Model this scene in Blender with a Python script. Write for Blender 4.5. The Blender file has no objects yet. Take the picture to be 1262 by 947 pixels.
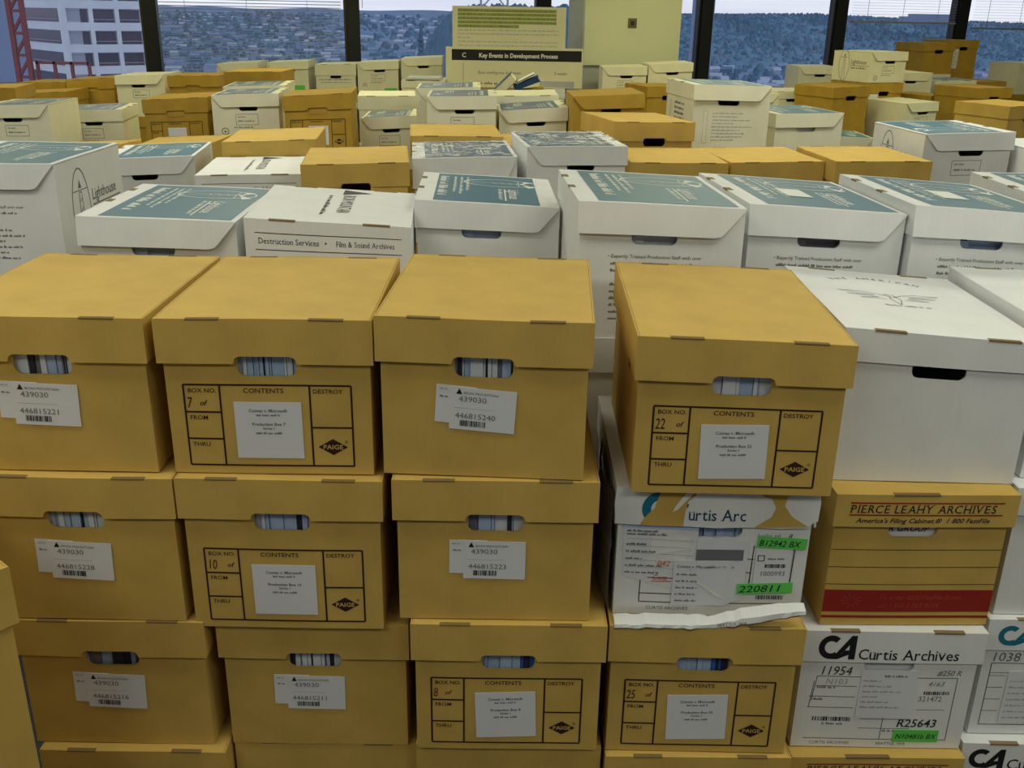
import bpy, bmesh, math, random
from mathutils import Matrix, Vector
random.seed(7)
S = bpy.context.scene
COL = S.collection
PI = math.pi
R = math.radians

# ------------------------------------------------------------------ camera
F_PX, PITCH, ROLL, CZ = 1200.0, math.atan(453.5/1200.0), 0.0175, 1.697
cam_d = bpy.data.cameras.new('camera'); cam = bpy.data.objects.new('camera', cam_d); COL.objects.link(cam)
cam_d.sensor_fit = 'HORIZONTAL'; cam_d.sensor_width = 36.0; cam_d.lens = 36.0*F_PX/1262.0
cam_d.clip_start = 0.05; cam_d.clip_end = 20000
M_ = Matrix.Rotation(PI/2-PITCH, 4, 'X') @ Matrix.Rotation(ROLL, 4, 'Z')
M_.translation = Vector((0, 0, CZ)); cam.matrix_world = M_
S.camera = cam
# ------------------------------------------------------------------ view
S.view_settings.view_transform = 'Standard'; S.view_settings.look = 'None'
S.view_settings.gamma = 1.0; S.view_settings.use_curve_mapping = False
S.view_settings.exposure = 0.06
# ------------------------------------------------------------------ world: overcast evening sky
W = bpy.data.worlds.new('sky'); S.world = W; W.use_nodes = True
nt = W.node_tree; nt.nodes.clear()
def N(t, **k):
    n = nt.nodes.new(t)
    for a, b in k.items(): setattr(n, a, b)
    return n
tc = N('ShaderNodeTexCoord'); mp = N('ShaderNodeMapping'); mp.inputs['Scale'].default_value = (2.0, 2.0, 26.0)
no = N('ShaderNodeTexNoise'); no.inputs['Scale'].default_value = 1.6; no.inputs['Detail'].default_value = 5
cr = N('ShaderNodeValToRGB'); cr.color_ramp.elements[0].position = 0.35; cr.color_ramp.elements[0].color = (0.62, 0.62, 0.67, 1)
cr.color_ramp.elements[1].position = 0.62; cr.color_ramp.elements[1].color = (0.84, 0.82, 0.80, 1)
bg = N('ShaderNodeBackground'); bg.inputs['Strength'].default_value = 1.35; wo = N('ShaderNodeOutputWorld')
nt.links.new(tc.outputs['Generated'], mp.inputs['Vector']); nt.links.new(mp.outputs['Vector'], no.inputs['Vector'])
nt.links.new(no.outputs['Fac'], cr.inputs['Fac']); nt.links.new(cr.outputs['Color'], bg.inputs['Color']); nt.links.new(bg.outputs[0], wo.inputs[0])
# ------------------------------------------------------------------ room lamps (fluorescent troffers in the ceiling, out of view) and an added bluish fill behind the camera
def area(name, loc, rot, sx, sy, w, col):
    l = bpy.data.lights.new(name, 'AREA'); l.shape = 'RECTANGLE'; l.size = sx; l.size_y = sy; l.energy = w; l.color = col
    o = bpy.data.objects.new(name, l); COL.objects.link(o); o.location = loc; o.rotation_euler = rot
    return o
WARM, YEL = (1.0, 1.0, 0.83), (1.0, 0.96, 0.50)
for yy, ww, cc in ((-0.5, 12, WARM), (1.1, 12, WARM), (3.5, 16, WARM), (5.9, 17, YEL), (7.9, 6, YEL)):
    for xx in (-3.6, -1.2, 1.2, 3.6):
        area('ceiling_lamp', (xx, yy, 2.68), (0, 0, 0), 1.2, 0.6, ww, cc)
area('camera_side_fill', (0.0, -3.8, 1.9), (R(-90), R(180), 0), 7.5, 1.3, 13, (0.55, 0.55, 1.0))  # added fill lamp, unseen, brightens the box fronts

# ------------------------------------------------------------------ materials
def mat(name, rgb, rough=0.6, var=None, scale=(1, 1, 1), nscale=8.0, vamt=0.12, bump=0.0, spec=0.3, metal=0.0, emit=None, detail=4):
    m = bpy.data.materials.new(name); m.use_nodes = True; t = m.node_tree
    b = t.nodes['Principled BSDF']; b.inputs['Roughness'].default_value = rough; b.inputs['Metallic'].default_value = metal
    b.inputs['Specular IOR Level'].default_value = spec
    c = (*rgb, 1)
    co = t.nodes.new('ShaderNodeTexCoord'); mpp = t.nodes.new('ShaderNodeMapping'); mpp.inputs['Scale'].default_value = scale
    t.links.new(co.outputs['Object'], mpp.inputs['Vector'])
    n = t.nodes.new('ShaderNodeTexNoise'); n.inputs['Scale'].default_value = nscale; n.inputs['Detail'].default_value = detail
    t.links.new(mpp.outputs['Vector'], n.inputs['Vector'])
    r = t.nodes.new('ShaderNodeValToRGB')
    v = var or tuple(x*(1-vamt) for x in rgb)
    r.color_ramp.elements[0].color = (*v, 1); r.color_ramp.elements[1].color = (*[min(1, x*(1+vamt*0.5)) for x in rgb], 1) if not var else c
    r.color_ramp.elements[0].position = 0.3; r.color_ramp.elements[1].position = 0.7
    t.links.new(n.outputs['Fac'], r.inputs['Fac']); t.links.new(r.outputs['Color'], b.inputs['Base Color'])
    if bump:
        bp = t.nodes.new('ShaderNodeBump'); bp.inputs['Strength'].default_value = bump; bp.inputs['Distance'].default_value = 0.003
        t.links.new(n.outputs['Fac'], bp.inputs['Height']); t.links.new(bp.outputs['Normal'], b.inputs['Normal'])
    if emit:
        b.inputs['Emission Color'].default_value = (*emit[:3], 1); b.inputs['Emission Strength'].default_value = emit[3]
    return m
def board(name, rgb, rough=0.7, amt=0.10, bump=0.12, spec=0.2):
    """paperboard: soft blotches plus fine upright flute lines"""
    m = mat(name, rgb, rough, None, (1, 1, 1), 14.0, amt, bump, spec)
    t = m.node_tree; b = t.nodes['Principled BSDF']
    co = t.nodes['Texture Coordinate']
    mp2 = t.nodes.new('ShaderNodeMapping'); mp2.inputs['Scale'].default_value = (330, 40, 10)
    n2 = t.nodes.new('ShaderNodeTexNoise'); n2.inputs['Scale'].default_value = 1.0; n2.inputs['Detail'].default_value = 2
    t.links.new(co.outputs['Object'], mp2.inputs['Vector']); t.links.new(mp2.outputs['Vector'], n2.inputs['Vector'])
    mx = t.nodes.new('ShaderNodeMix'); mx.data_type = 'RGBA'; mx.blend_type = 'MULTIPLY'; mx.inputs[0].default_value = 0.07
    src = b.inputs['Base Color'].links[0].from_socket
    t.links.new(src, mx.inputs[6]); t.links.new(n2.outputs['Color'], mx.inputs[7])
    g = t.nodes.new('ShaderNodeHueSaturation'); g.inputs['Saturation'].default_value = 0
    t.links.new(n2.outputs['Color'], g.inputs['Color']); g.inputs['Value'].default_value = 1.6; t.links.new(g.outputs['Color'], mx.inputs[7])
    t.links.new(mx.outputs[2], b.inputs['Base Color'])
    return m
MT = {}
MT['kraft'] = board('kraft_cardboard', (0.59, 0.395, 0.100))
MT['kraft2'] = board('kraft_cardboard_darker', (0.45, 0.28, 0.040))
MT['white'] = board('white_paperboard', (0.77, 0.785, 0.785), 0.6, 0.04, 0.08)
MT['pale'] = board('yellowish_pale_paperboard', (0.78, 0.76, 0.58), 0.6, 0.04, 0.08)  # yellower board for the cartons in the back rows
MT['cut'] = mat('cut_cardboard_edge', (0.22, 0.145, 0.055), 0.9)
MT['cutw'] = mat('brown_core_edge', (0.26, 0.19, 0.10), 0.9)
MT['ink'] = mat('dark_brown_print', (0.035, 0.012, 0.006), 0.7)
MT['black'] = mat('black_print', (0.012, 0.012, 0.016), 0.6)
MT['grey'] = mat('grey_print', (0.16, 0.165, 0.175), 0.7)
MT['lgrey'] = mat('pale_grey_print', (0.42, 0.43, 0.45), 0.7)
MT['blue'] = mat('teal_blue_panel_print', (0.070, 0.185, 0.265), 0.45, (0.062, 0.168, 0.243), (1, 1, 1), 5, 0.1, 0, 0.4)
MT['slate'] = mat('slate_blue_panel_print', (0.11, 0.17, 0.25), 0.4, (0.10, 0.15, 0.22), (1, 1, 1), 5, 0.1, 0, 0.4)
MT['pw'] = mat('white_print', (0.78, 0.80, 0.76), 0.6)
MT['sticker'] = mat('white_sticker_paper', (0.72, 0.73, 0.77), 0.5, None, (1, 1, 1), 6, 0.03)
MT['paper'] = mat('white_sheet_paper', (0.70, 0.71, 0.76), 0.6, None, (1, 1, 1), 12, 0.05)
MT['dusk'] = mat('grey_violet_wrap', (0.17, 0.165, 0.20), 0.35)
MT['green'] = mat('fluorescent_green_sticker', (0.12, 0.62, 0.10), 0.5)
MT['red'] = mat('red_print', (0.30, 0.018, 0.012), 0.65)
MT['rtext'] = mat('dull_red_print', (0.42, 0.07, 0.045), 0.65)
MT['rpen'] = mat('red_pen', (0.62, 0.10, 0.08), 0.6)
MT['pen'] = mat('dark_marker_pen', (0.02, 0.03, 0.035), 0.5)
MT['rbpen'] = mat('red_brown_pen', (0.20, 0.03, 0.02), 0.5)
MT['teal'] = mat('teal_print', (0.01, 0.17, 0.26), 0.6)
MT['navy'] = mat('navy_print', (0.02, 0.07, 0.13), 0.6)
MT['fblue'] = mat('pale_blue_folder', (0.42, 0.56, 0.80), 0.6)
MT['fblue2'] = mat('bright_blue_folder', (0.06, 0.16, 0.60), 0.5)
MT['fwhite'] = mat('white_folder', (0.72, 0.78, 0.86), 0.6)
MT['fgrey'] = mat('grey_folder', (0.20, 0.19, 0.23), 0.6)
MT['fdark'] = mat('dark_folder', (0.03, 0.035, 0.05), 0.6)
MT['frame'] = mat('dark_window_metal', (0.012, 0.014, 0.016), 0.45)
MT['frameb'] = mat('brown_window_metal', (0.06, 0.045, 0.025), 0.5)
MT['creamy'] = mat('cream_wall_paint', (0.74, 0.75, 0.52), 0.7, None, (1, 1, 1), 3, 0.03)
MT['creamg'] = mat('cream_column_window_tint', (0.52, 0.54, 0.53), 0.7, None, (1, 1, 1), 3, 0.05)  # cream column with the grey-blue of window light put into its colour
MT['brass'] = mat('dull_brass_plate', (0.20, 0.16, 0.07), 0.5, metal=0.4)
MT['slat'] = mat('pale_blind_slat', (0.30, 0.34, 0.42), 0.5)
MT['foam'] = mat('cream_foam_board', (0.74, 0.71, 0.50), 0.7, None, (1, 1, 1), 4, 0.03)
MT['hil'] = mat('yellow_green_highlighter', (0.36, 0.42, 0.10), 0.7)
MT['carpet'] = mat('grey_carpet', (0.05, 0.05, 0.055), 0.95, None, (1, 1, 1), 90, 0.4)
MT['wall'] = mat('painted_wall', (0.62, 0.61, 0.55), 0.8, None, (1, 1, 1), 3, 0.03)
MT['ceil'] = mat('ceiling_tile', (0.80, 0.80, 0.76), 0.9, None, (1, 1, 1), 30, 0.04)
MT['bky'] = mat('yellow_book_cover', (0.50, 0.38, 0.02), 0.5)
MT['bkb'] = mat('blue_book_cover', (0.02, 0.07, 0.16), 0.5)
MT['bkt'] = mat('teal_book_cover', (0.02, 0.10, 0.13), 0.5)
MT['bkr'] = mat('red_brown_book_cover', (0.30, 0.06, 0.02), 0.5)
MT['bkc'] = mat('cream_book_pages', (0.80, 0.76, 0.52), 0.7)
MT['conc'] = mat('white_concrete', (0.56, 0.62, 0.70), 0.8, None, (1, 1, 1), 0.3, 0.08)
MT['wing'] = mat('dark_building_glass', (0.035, 0.045, 0.075), 0.3, (0.07, 0.06, 0.10), (3, 3, 0.3), 1.0)
MT['ledge'] = mat('pinkish_blind_glass', (0.26, 0.22, 0.33), 0.6)
MT['rust'] = mat('red_primer_steel', (0.16, 0.045, 0.05), 0.7)
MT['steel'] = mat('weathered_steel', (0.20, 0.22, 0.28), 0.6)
# clear stretch film, with white noise patches painted in for lamp glare
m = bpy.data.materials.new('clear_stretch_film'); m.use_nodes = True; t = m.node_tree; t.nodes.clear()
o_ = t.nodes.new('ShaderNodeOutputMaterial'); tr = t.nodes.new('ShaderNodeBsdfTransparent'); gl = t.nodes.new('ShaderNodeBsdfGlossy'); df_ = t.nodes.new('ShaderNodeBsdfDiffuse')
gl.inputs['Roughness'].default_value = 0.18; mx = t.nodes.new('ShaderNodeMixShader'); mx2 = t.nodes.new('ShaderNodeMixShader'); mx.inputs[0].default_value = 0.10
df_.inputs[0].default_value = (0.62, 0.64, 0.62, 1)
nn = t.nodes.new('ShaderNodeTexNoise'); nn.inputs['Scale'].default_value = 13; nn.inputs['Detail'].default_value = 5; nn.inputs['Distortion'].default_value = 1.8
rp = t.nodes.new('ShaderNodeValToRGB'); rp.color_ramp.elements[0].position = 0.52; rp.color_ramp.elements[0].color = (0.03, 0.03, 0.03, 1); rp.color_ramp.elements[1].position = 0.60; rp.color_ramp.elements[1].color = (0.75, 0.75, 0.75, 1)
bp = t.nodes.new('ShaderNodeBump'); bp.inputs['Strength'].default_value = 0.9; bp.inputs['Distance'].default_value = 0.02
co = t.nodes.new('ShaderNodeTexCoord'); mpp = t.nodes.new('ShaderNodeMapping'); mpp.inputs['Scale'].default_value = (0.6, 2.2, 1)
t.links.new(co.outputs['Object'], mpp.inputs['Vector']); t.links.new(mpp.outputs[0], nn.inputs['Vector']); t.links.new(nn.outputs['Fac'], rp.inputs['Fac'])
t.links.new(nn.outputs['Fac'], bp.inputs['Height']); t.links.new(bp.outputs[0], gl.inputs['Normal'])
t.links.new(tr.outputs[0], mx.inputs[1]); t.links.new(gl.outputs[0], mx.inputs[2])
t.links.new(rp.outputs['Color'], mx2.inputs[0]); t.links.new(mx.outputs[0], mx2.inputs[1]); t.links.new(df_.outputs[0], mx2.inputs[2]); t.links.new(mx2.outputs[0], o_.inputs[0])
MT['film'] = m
# window glass
m = bpy.data.materials.new('window_glass'); m.use_nodes = True; t = m.node_tree; t.nodes.clear()
o_ = t.nodes.new('ShaderNodeOutputMaterial'); tr = t.nodes.new('ShaderNodeBsdfTransparent'); tr.inputs[0].default_value = (0.88, 0.91, 0.97, 1)
gl = t.nodes.new('ShaderNodeBsdfGlossy'); gl.inputs['Roughness'].default_value = 0.02; mx = t.nodes.new('ShaderNodeMixShader'); mx.inputs[0].default_value = 0.045
t.links.new(tr.outputs[0], mx.inputs[1]); t.links.new(gl.outputs[0], mx.inputs[2]); t.links.new(mx.outputs[0], o_.inputs[0])
MT['glass'] = m

# ------------------------------------------------------------------ mesh helpers
_cache = {}
def _curve_mesh(data):
    o = bpy.data.objects.new('tmp', data); COL.objects.link(o)
    me = bpy.data.meshes.new_from_object(o.evaluated_get(bpy.context.evaluated_depsgraph_get()) if False else o)
    vs = [tuple(v.co) for v in me.vertices]; fs = [tuple(p.vertices) for p in me.polygons]
    COL.objects.unlink(o); bpy.data.objects.remove(o); bpy.data.meshes.remove(me); bpy.data.curves.remove(data)
    return vs, fs
def fill(loops, t=0.0):
    key = ('f', tuple(tuple((round(a, 5), round(b, 5)) for a, b in l) for l in loops), round(t, 5))
    if key not in _cache:
        c = bpy.data.curves.new('c', 'CURVE'); c.dimensions = '2D'; c.fill_mode = 'BOTH'; c.extrude = t/2
        for l in loops:
            s = c.splines.new('POLY'); s.points.add(len(l)-1); s.use_cyclic_u = True
            for i, (a, b) in enumerate(l): s.points[i].co = (a, b, 0, 1)
        _cache[key] = _curve_mesh(c)
    return _cache[key]
def glyphs(s, size, align='LEFT', bold=0.0, shear=0.0, sx=1.0):
    key = ('t', s, size, align, bold, shear)
    if key not in _cache:
        c = bpy.data.curves.new('t', 'FONT'); c.body = s; c.size = size; c.align_x = align; c.offset = bold*size; c.shear = shear
        c.resolution_u = 2; c.fill_mode = 'FRONT'
        _cache[key] = _curve_mesh(c)
    v, f = _cache[key]
    return [(a*sx, b, c2) for a, b, c2 in v], f
def fr(X, Y, Z, T=(0, 0, 0)):
    m = Matrix.Identity(4)
    for i, v in enumerate((X, Y, Z, T)):
        for j in range(3): m[j][i] = v[j]
    return m
def FRONT(y=0.0): return fr((1, 0, 0), (0, 0, 1), (0, -1, 0), (0, y, 0))
def LEFT(x=0.0): return fr((0, -1, 0), (0, 0, 1), (-1, 0, 0), (x, 0, 0))
def RIGHT(x=0.0): return fr((0, 1, 0), (0, 0, 1), (1, 0, 0), (x, 0, 0))
def BACK(y=0.0): return fr((-1, 0, 0), (0, 0, 1), (0, 1, 0), (0, y, 0))
def TOP(z=0.0): return fr((1, 0, 0), (0, 1, 0), (0, 0, 1), (0, 0, z))
def TOPR(z, c=(0, 0)): return fr((0, -1, 0), (1, 0, 0), (0, 0, 1), (c[0], c[1], z))
def TOPL(z, c=(0, 0)): return fr((0, 1, 0), (-1, 0, 0), (0, 0, 1), (c[0], c[1], z))
def at2(x, y, a=0.0): return Matrix.Translation((x, y, 0)) @ Matrix.Rotation(R(a), 4, 'Z')
class MB:
    def __init__(s): s.v = []; s.f = []; s.m = []; s.mats = []
    def mi(s, k):
        if k not in s.mats: s.mats.append(k)
        return s.mats.index(k)
    def add(s, v, f, k, M=None):
        o = len(s.v); i = s.mi(k)
        if M is not None: v = [tuple(M @ Vector(p)) for p in v]
        s.v += [tuple(p) for p in v]; s.f += [tuple(a+o for a in q) for q in f]; s.m += [i]*len(f)
        return s
    def box(s, x0, x1, y0, y1, z0, z1, k, M=None):
        v = [(x0, y0, z0), (x1, y0, z0), (x1, y1, z0), (x0, y1, z0), (x0, y0, z1), (x1, y0, z1), (x1, y1, z1), (x0, y1, z1)]
        return s.add(v, [(0, 3, 2, 1), (4, 5, 6, 7), (0, 1, 5, 4), (1, 2, 6, 5), (2, 3, 7, 6), (3, 0, 4, 7)], k, M)
    def quad(s, x0, x1, y0, y1, k, M=None): return s.add([(x0, y0, 0), (x1, y0, 0), (x1, y1, 0), (x0, y1, 0)], [(0, 1, 2, 3)], k, M)
    def line(s, x0, y0, x1, y1, w, k, M):
        d = Vector((x1-x0, y1-y0)); n = Vector((-d.y, d.x)).normalized()*w/2
        return s.add([(x0-n.x, y0-n.y, 0), (x1-n.x, y1-n.y, 0), (x1+n.x, y1+n.y, 0), (x0+n.x, y0+n.y, 0)], [(0, 1, 2, 3)], k, M)
    def path(s, pts, w, k, M, closed=False):
        q = pts+[pts[0]] if closed else pts
        for a, b in zip(q, q[1:]): s.line(*a, *b, w, k, M)
        return s
    def rect(s, x0, x1, y0, y1, w, k, M): return s.path([(x0, y0), (x1, y0), (x1, y1), (x0, y1)], w, k, M, True)
    def panel(s, loops, t, k, M):
        v, f = fill(loops, t); return s.add(v, f, k, M)
    def poly(s, pts, k, M): v, f = fill([pts], 0); return s.add(v, f, k, M)
    def text(s, st, x, y, size, k, M, align='LEFT', bold=0.0, shear=0.0, sx=1.0, a=0.0):
        v, f = glyphs(st, size, align, bold, shear, sx)
        return s.add(v, f, k, M @ at2(x, y, a))
    def words(s, x0, x1, y, h, k, M, seed=0, gap=0.35):
        """a line of print too small to read: short strokes in word groups"""
        r = random.Random(seed*7919+int(y*1e4)); x = x0
        while x < x1:
            n = r.randint(2, 8)
            for _ in range(n):
                w = h*r.uniform(0.28, 0.6)
                if x+w > x1: break
                hh = h*r.choice((0.62, 0.62, 0.95)); s.quad(x, x+w*0.72, y, y+hh, k, M); x += w
            x += h*gap*1.6
        return s
    def bars(s, x0, x1, y0, y1, k, M, seed=1):
        r = random.Random(seed); x = x0
        while x < x1:
            w = (x1-x0)/60*r.choice((1, 1, 2, 3)); s.quad(x, min(x+w, x1), y0, y1, k, M); x += w+(x1-x0)/60*r.choice((1, 1, 2))
        return s
    def build(s, name, parent=None, deform=None, cutx=(), cuty=(), bevel=0.0, smooth=False):
        me = bpy.data.meshes.new(name)
        me.from_pydata(s.v, [], s.f); me.polygons.foreach_set('material_index', s.m)
        for k in s.mats: me.materials.append(MT[k])
        if cutx or cuty:
            b = bmesh.new(); b.from_mesh(me)
            for ax, cs in ((0, cutx), (1, cuty)):
                for c in cs:
                    co = [0, 0, 0]; co[ax] = c; nn2 = [0, 0, 0]; nn2[ax] = 1
                    bmesh.ops.bisect_plane(b, geom=b.verts[:]+b.edges[:]+b.faces[:], plane_co=co, plane_no=nn2)
            b.to_mesh(me); b.free()
        if deform:
            for v in me.vertices: v.co = deform(v.co)
        me.update()
        if smooth:
            for p in me.polygons: p.use_smooth = True
        o = bpy.data.objects.new(name, me); COL.objects.link(o); o.parent = parent
        if bevel:
            mdf = o.modifiers.new('soft_edges', 'BEVEL'); mdf.width = bevel; mdf.segments = 2; mdf.limit_method = 'ANGLE'; mdf.angle_limit = R(50)
        return o
def empty(name, loc, rz=0):
    o = bpy.data.objects.new(name, None); COL.objects.link(o); o.location = loc; o.rotation_euler = (0, 0, rz); o.empty_display_size = 0.1
    return o
def tag(o, label=None, cat=None, group=None, kind=None):
    if label: o['label'] = label
    if cat: o['category'] = cat
    if group: o['group'] = group
    if kind: o['kind'] = kind
    return o

# ------------------------------------------------------------------ ROOM SHELL
def struct(name, mb, parent=None, **k):
    o = mb.build(name, parent, **k)
    if parent is None: o['kind'] = 'structure'
    return o
WY0, WSL = 9.02, 0.20                       # window wall line: y = WY0 + WSL*x (inner face)
WA_ = math.atan(WSL)
def wl(x): return WY0+WSL*x
struct('floor', MB().box(-6, 8, -4, 11, -0.1, 0, 'carpet'))
struct('ceiling', MB().box(-6, 8, -4, 11, 2.72, 2.82, 'ceil'))
struct('wall_left', MB().box(-6.1, -6, -4.1, 11, -0.1, 2.8, 'wall'))
struct('wall_right', MB().box(8, 8.1, -4.1, 11, -0.1, 2.8, 'wall'))
struct('wall_back', MB().box(-6, 8, -4.1, -4, -0.1, 2.8, 'wall'))
# window wall in its own frame: origin at (0, WY0), x' along the wall
WM = Matrix.Translation((0, WY0, 0)) @ Matrix.Rotation(WA_, 4, 'Z')
cw = math.cos(WA_)
MULL = [-2.99, -1.39, 0.232, 1.70, 2.985, 4.21]   # world x of the mullion centres
SILL = 1.08
def place_wall(o): o.matrix_world = WM; return o
place_wall(struct('wall_window', MB().box(-6.3, 8.4, 0.0, 0.2, -0.1, SILL-0.02, 'wall').box(-6.3, 8.4, 0.0, 0.2, 2.5, 2.8, 'wall')))
place_wall(struct('trim_1', MB().box(-6.3, 8.4, -0.03, 0.2, SILL-0.02, SILL+0.04, 'frame'), bevel=0.004))
edges = [-6.0, -4.55]+MULL+[5.40, 6.9, 8.2]
for i, (a, b) in enumerate(zip(edges, edges[1:])):
    a, b = a/cw, b/cw
    w = MB()
    w.box(b-0.055, b+0.055, 0.0, 0.14, SILL+0.04, 2.5, 'frame')
    w.box(b-0.075, b-0.055, 0.02, 0.12, SILL+0.04, 2.5, 'frameb' if i < 3 else 'frame')
    if i == 0: w.box(a-0.055, a+0.055, 0, 0.14, SILL+0.04, 2.5, 'frame')
    w.box(a+0.055, b-0.075, 0.02, 0.12, 2.44, 2.5, 'frame')
    o = place_wall(struct('window_%d' % (i+1), w, bevel=0.003))
    p = MB().box(a+0.05, b-0.07, 0.066, 0.072, SILL+0.03, 2.46, 'glass').build('glass_pane', o)
def blind(a, b, ztop, zbot, label, pitch=0.0245, wid=0.020, tilt=14):
    a, b = a/cw+0.08, b/cw-0.10
    e = empty('venetian_blind', (0, 0, 0)); e.matrix_world = WM @ Matrix.Translation(((a+b)/2, -0.03, zbot))
    L = (b-a)/2
    m = MB(); z = 0.02
    while z < ztop-zbot-0.05:
        m.box(-L, L, -wid/2, wid/2, -0.0005, 0.0005, 'slat', Matrix.Translation((0, 0, z)) @ Matrix.Rotation(R(tilt), 4, 'X')); z += pitch
    m.build('slats', e)
    MB().box(-L, L, -0.014, 0.014, ztop-zbot-0.04, ztop-zbot, 'slat').build('head_rail', e, bevel=0.002)
    MB().box(-L, L, -0.012, 0.012, -0.008, 0.008, 'slat').build('bottom_rail', e, bevel=0.002)
    for k in (-0.72, -0.05, 0.62):
        MB().box(k*L-0.0015, k*L+0.0015, -0.0135, -0.0115, 0, ztop-zbot-0.04, 'fgrey').build('cord', e)
    tag(e, label, 'blind', 'blinds in the windows')
blind(MULL[0], MULL[1], 2.44, 1.2, 'venetian blind fully lowered over the window right of the white office block')
blind(MULL[4], MULL[5], 2.44, 1.70, 'pale venetian blind, half raised, above the two brown boxes by the window', tilt=4)
blind(MULL[5], 5.40, 2.44, 1.66, 'half raised venetian blind in the rightmost window', tilt=4)
# pull cord in the window left of the poster boards
tag(MB().box(-0.002, 0.002, -0.002, 0.002, 0, 0.7, 'fgrey').build('blind_cord'), 'thin cord hanging beside the dark mullion left of the poster boards', 'cord').location = (-1.30, wl(-1.3)-0.08, 1.74)

# column with cream casing
c = MB(); CW = 0.75
c.box(0, CW, 0, 0.5, 0, 2.72, 'creamg')
co_ = struct('wall_column', c, bevel=0.004); co_.location = (0.508, 7.93, 0); co_.rotation_euler = (0, 0, R(12))
e = empty('column_panel', (0.508, 7.93, 1.352), R(12))
MB().box(-0.012, CW+0.01, -0.04, -0.002, 0.0, 1.36, 'creamy').build('casing', e, bevel=0.003)
pl = MB().box(0.33, 0.40, -0.046, -0.041, 0.275, 0.345, 'brass').build('switch_plate', e, bevel=0.002)
MB().box(0.352, 0.378, -0.054, -0.0465, 0.295, 0.325, 'fdark').build('knob', pl, bevel=0.002)
tag(e, 'cream casing on the column with a small square brass plate', 'panel')

# ------------------------------------------------------------------ OUTSIDE
GZ = -42.0
def hill(name, y0, x0, x1, depth, prof, seed, k, n=140, m=16, rough=2.0):
    """a tree covered rise: grid with a bumpy crown line"""
    r = random.Random(seed); vs = []; fs = []
    jit = [r.uniform(-1, 1) for _ in range(n+1)]
    for j in range(m+1):
        tt = j/m
        for i in range(n+1):
            x = x0+(x1-x0)*i/n; h = prof(i/n)
            s = math.sin(tt*PI*0.5)
            z = GZ+(h-GZ)*s+rough*(jit[(i*(j+3)) % (n+1)]*0.5+r.uniform(-0.5, 0.5))*s
            vs.append((x+r.uniform(-1, 1)*rough*0.4, y0+depth*tt, z))
    for j in range(m):
        for i in range(n):
            a = j*(n+1)+i; fs.append((a, a+1, a+n+2, a+n+1))
    o = MB().add(vs, fs, k).build(name, smooth=False); o['kind'] = 'structure'; return o
MT['haze1'] = mat('far_hazed_hillside', (0.20, 0.27, 0.42), 1.0, (0.15, 0.21, 0.36), (1, 1, 1), 0.006, spec=0)  # blue distance haze is painted into these outdoor base colours
MT['haze2'] = mat('hazed_wooded_hillside', (0.11, 0.21, 0.31), 1.0, (0.085, 0.165, 0.26), (1, 1, 1), 0.03, spec=0, detail=8)
MT['haze3'] = mat('hazed_town_ground', (0.16, 0.23, 0.36), 1.0, (0.10, 0.16, 0.27), (1, 1, 1), 0.035, spec=0, detail=9)
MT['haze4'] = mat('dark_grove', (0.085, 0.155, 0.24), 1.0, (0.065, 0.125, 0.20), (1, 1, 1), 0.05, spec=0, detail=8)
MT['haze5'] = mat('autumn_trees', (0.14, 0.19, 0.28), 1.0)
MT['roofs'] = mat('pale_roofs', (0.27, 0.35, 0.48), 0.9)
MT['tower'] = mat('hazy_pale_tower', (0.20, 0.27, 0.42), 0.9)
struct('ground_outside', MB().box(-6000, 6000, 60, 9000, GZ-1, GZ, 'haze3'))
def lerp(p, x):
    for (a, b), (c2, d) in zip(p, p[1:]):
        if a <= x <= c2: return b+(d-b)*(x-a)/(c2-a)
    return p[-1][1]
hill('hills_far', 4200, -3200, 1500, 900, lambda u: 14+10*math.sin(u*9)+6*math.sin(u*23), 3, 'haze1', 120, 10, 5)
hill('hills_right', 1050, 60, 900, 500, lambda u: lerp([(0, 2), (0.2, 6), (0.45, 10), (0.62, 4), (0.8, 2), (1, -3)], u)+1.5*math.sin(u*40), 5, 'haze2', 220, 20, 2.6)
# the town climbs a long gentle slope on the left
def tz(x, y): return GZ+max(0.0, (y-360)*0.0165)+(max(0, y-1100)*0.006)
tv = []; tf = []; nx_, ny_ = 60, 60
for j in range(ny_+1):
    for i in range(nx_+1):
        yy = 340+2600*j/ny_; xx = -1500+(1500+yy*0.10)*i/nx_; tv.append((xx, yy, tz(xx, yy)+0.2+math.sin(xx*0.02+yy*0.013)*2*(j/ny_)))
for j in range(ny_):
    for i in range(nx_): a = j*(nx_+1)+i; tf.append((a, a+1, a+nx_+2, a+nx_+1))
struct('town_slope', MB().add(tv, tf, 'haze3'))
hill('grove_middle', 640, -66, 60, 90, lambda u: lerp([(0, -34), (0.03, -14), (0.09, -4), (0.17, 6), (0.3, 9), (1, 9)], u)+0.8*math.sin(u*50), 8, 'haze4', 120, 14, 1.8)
r = random.Random(4); hs = MB(); tree = MB()
def spot():
    y = 340+1900*r.random()**1.6; x = r.uniform(-0.5, 0.62)*y
    if x > 0.10*y and y > 1020: return None
    return x, y, (tz(x, y) if x < 0.10*y else GZ)
for i in range(1500):
    q = spot()
    if not q: continue
    x, y, z = q; w, d, h = r.uniform(4, 10), r.uniform(4, 9), r.uniform(2, 4)
    k = 'roofs' if r.random() < 0.40 else ('haze1' if r.random() < 0.5 else 'haze2')
    hs.box(x-w/2, x+w/2, y, y+d, z, z+h, k); hs.add([(x-w/2-.5, y, z+h), (x+w/2+.5, y, z+h), (x+w/2+.5, y+d/2, z+h+2.2), (x-w/2-.5, y+d/2, z+h+2.2)], [(0, 1, 2, 3)], k)
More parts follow.
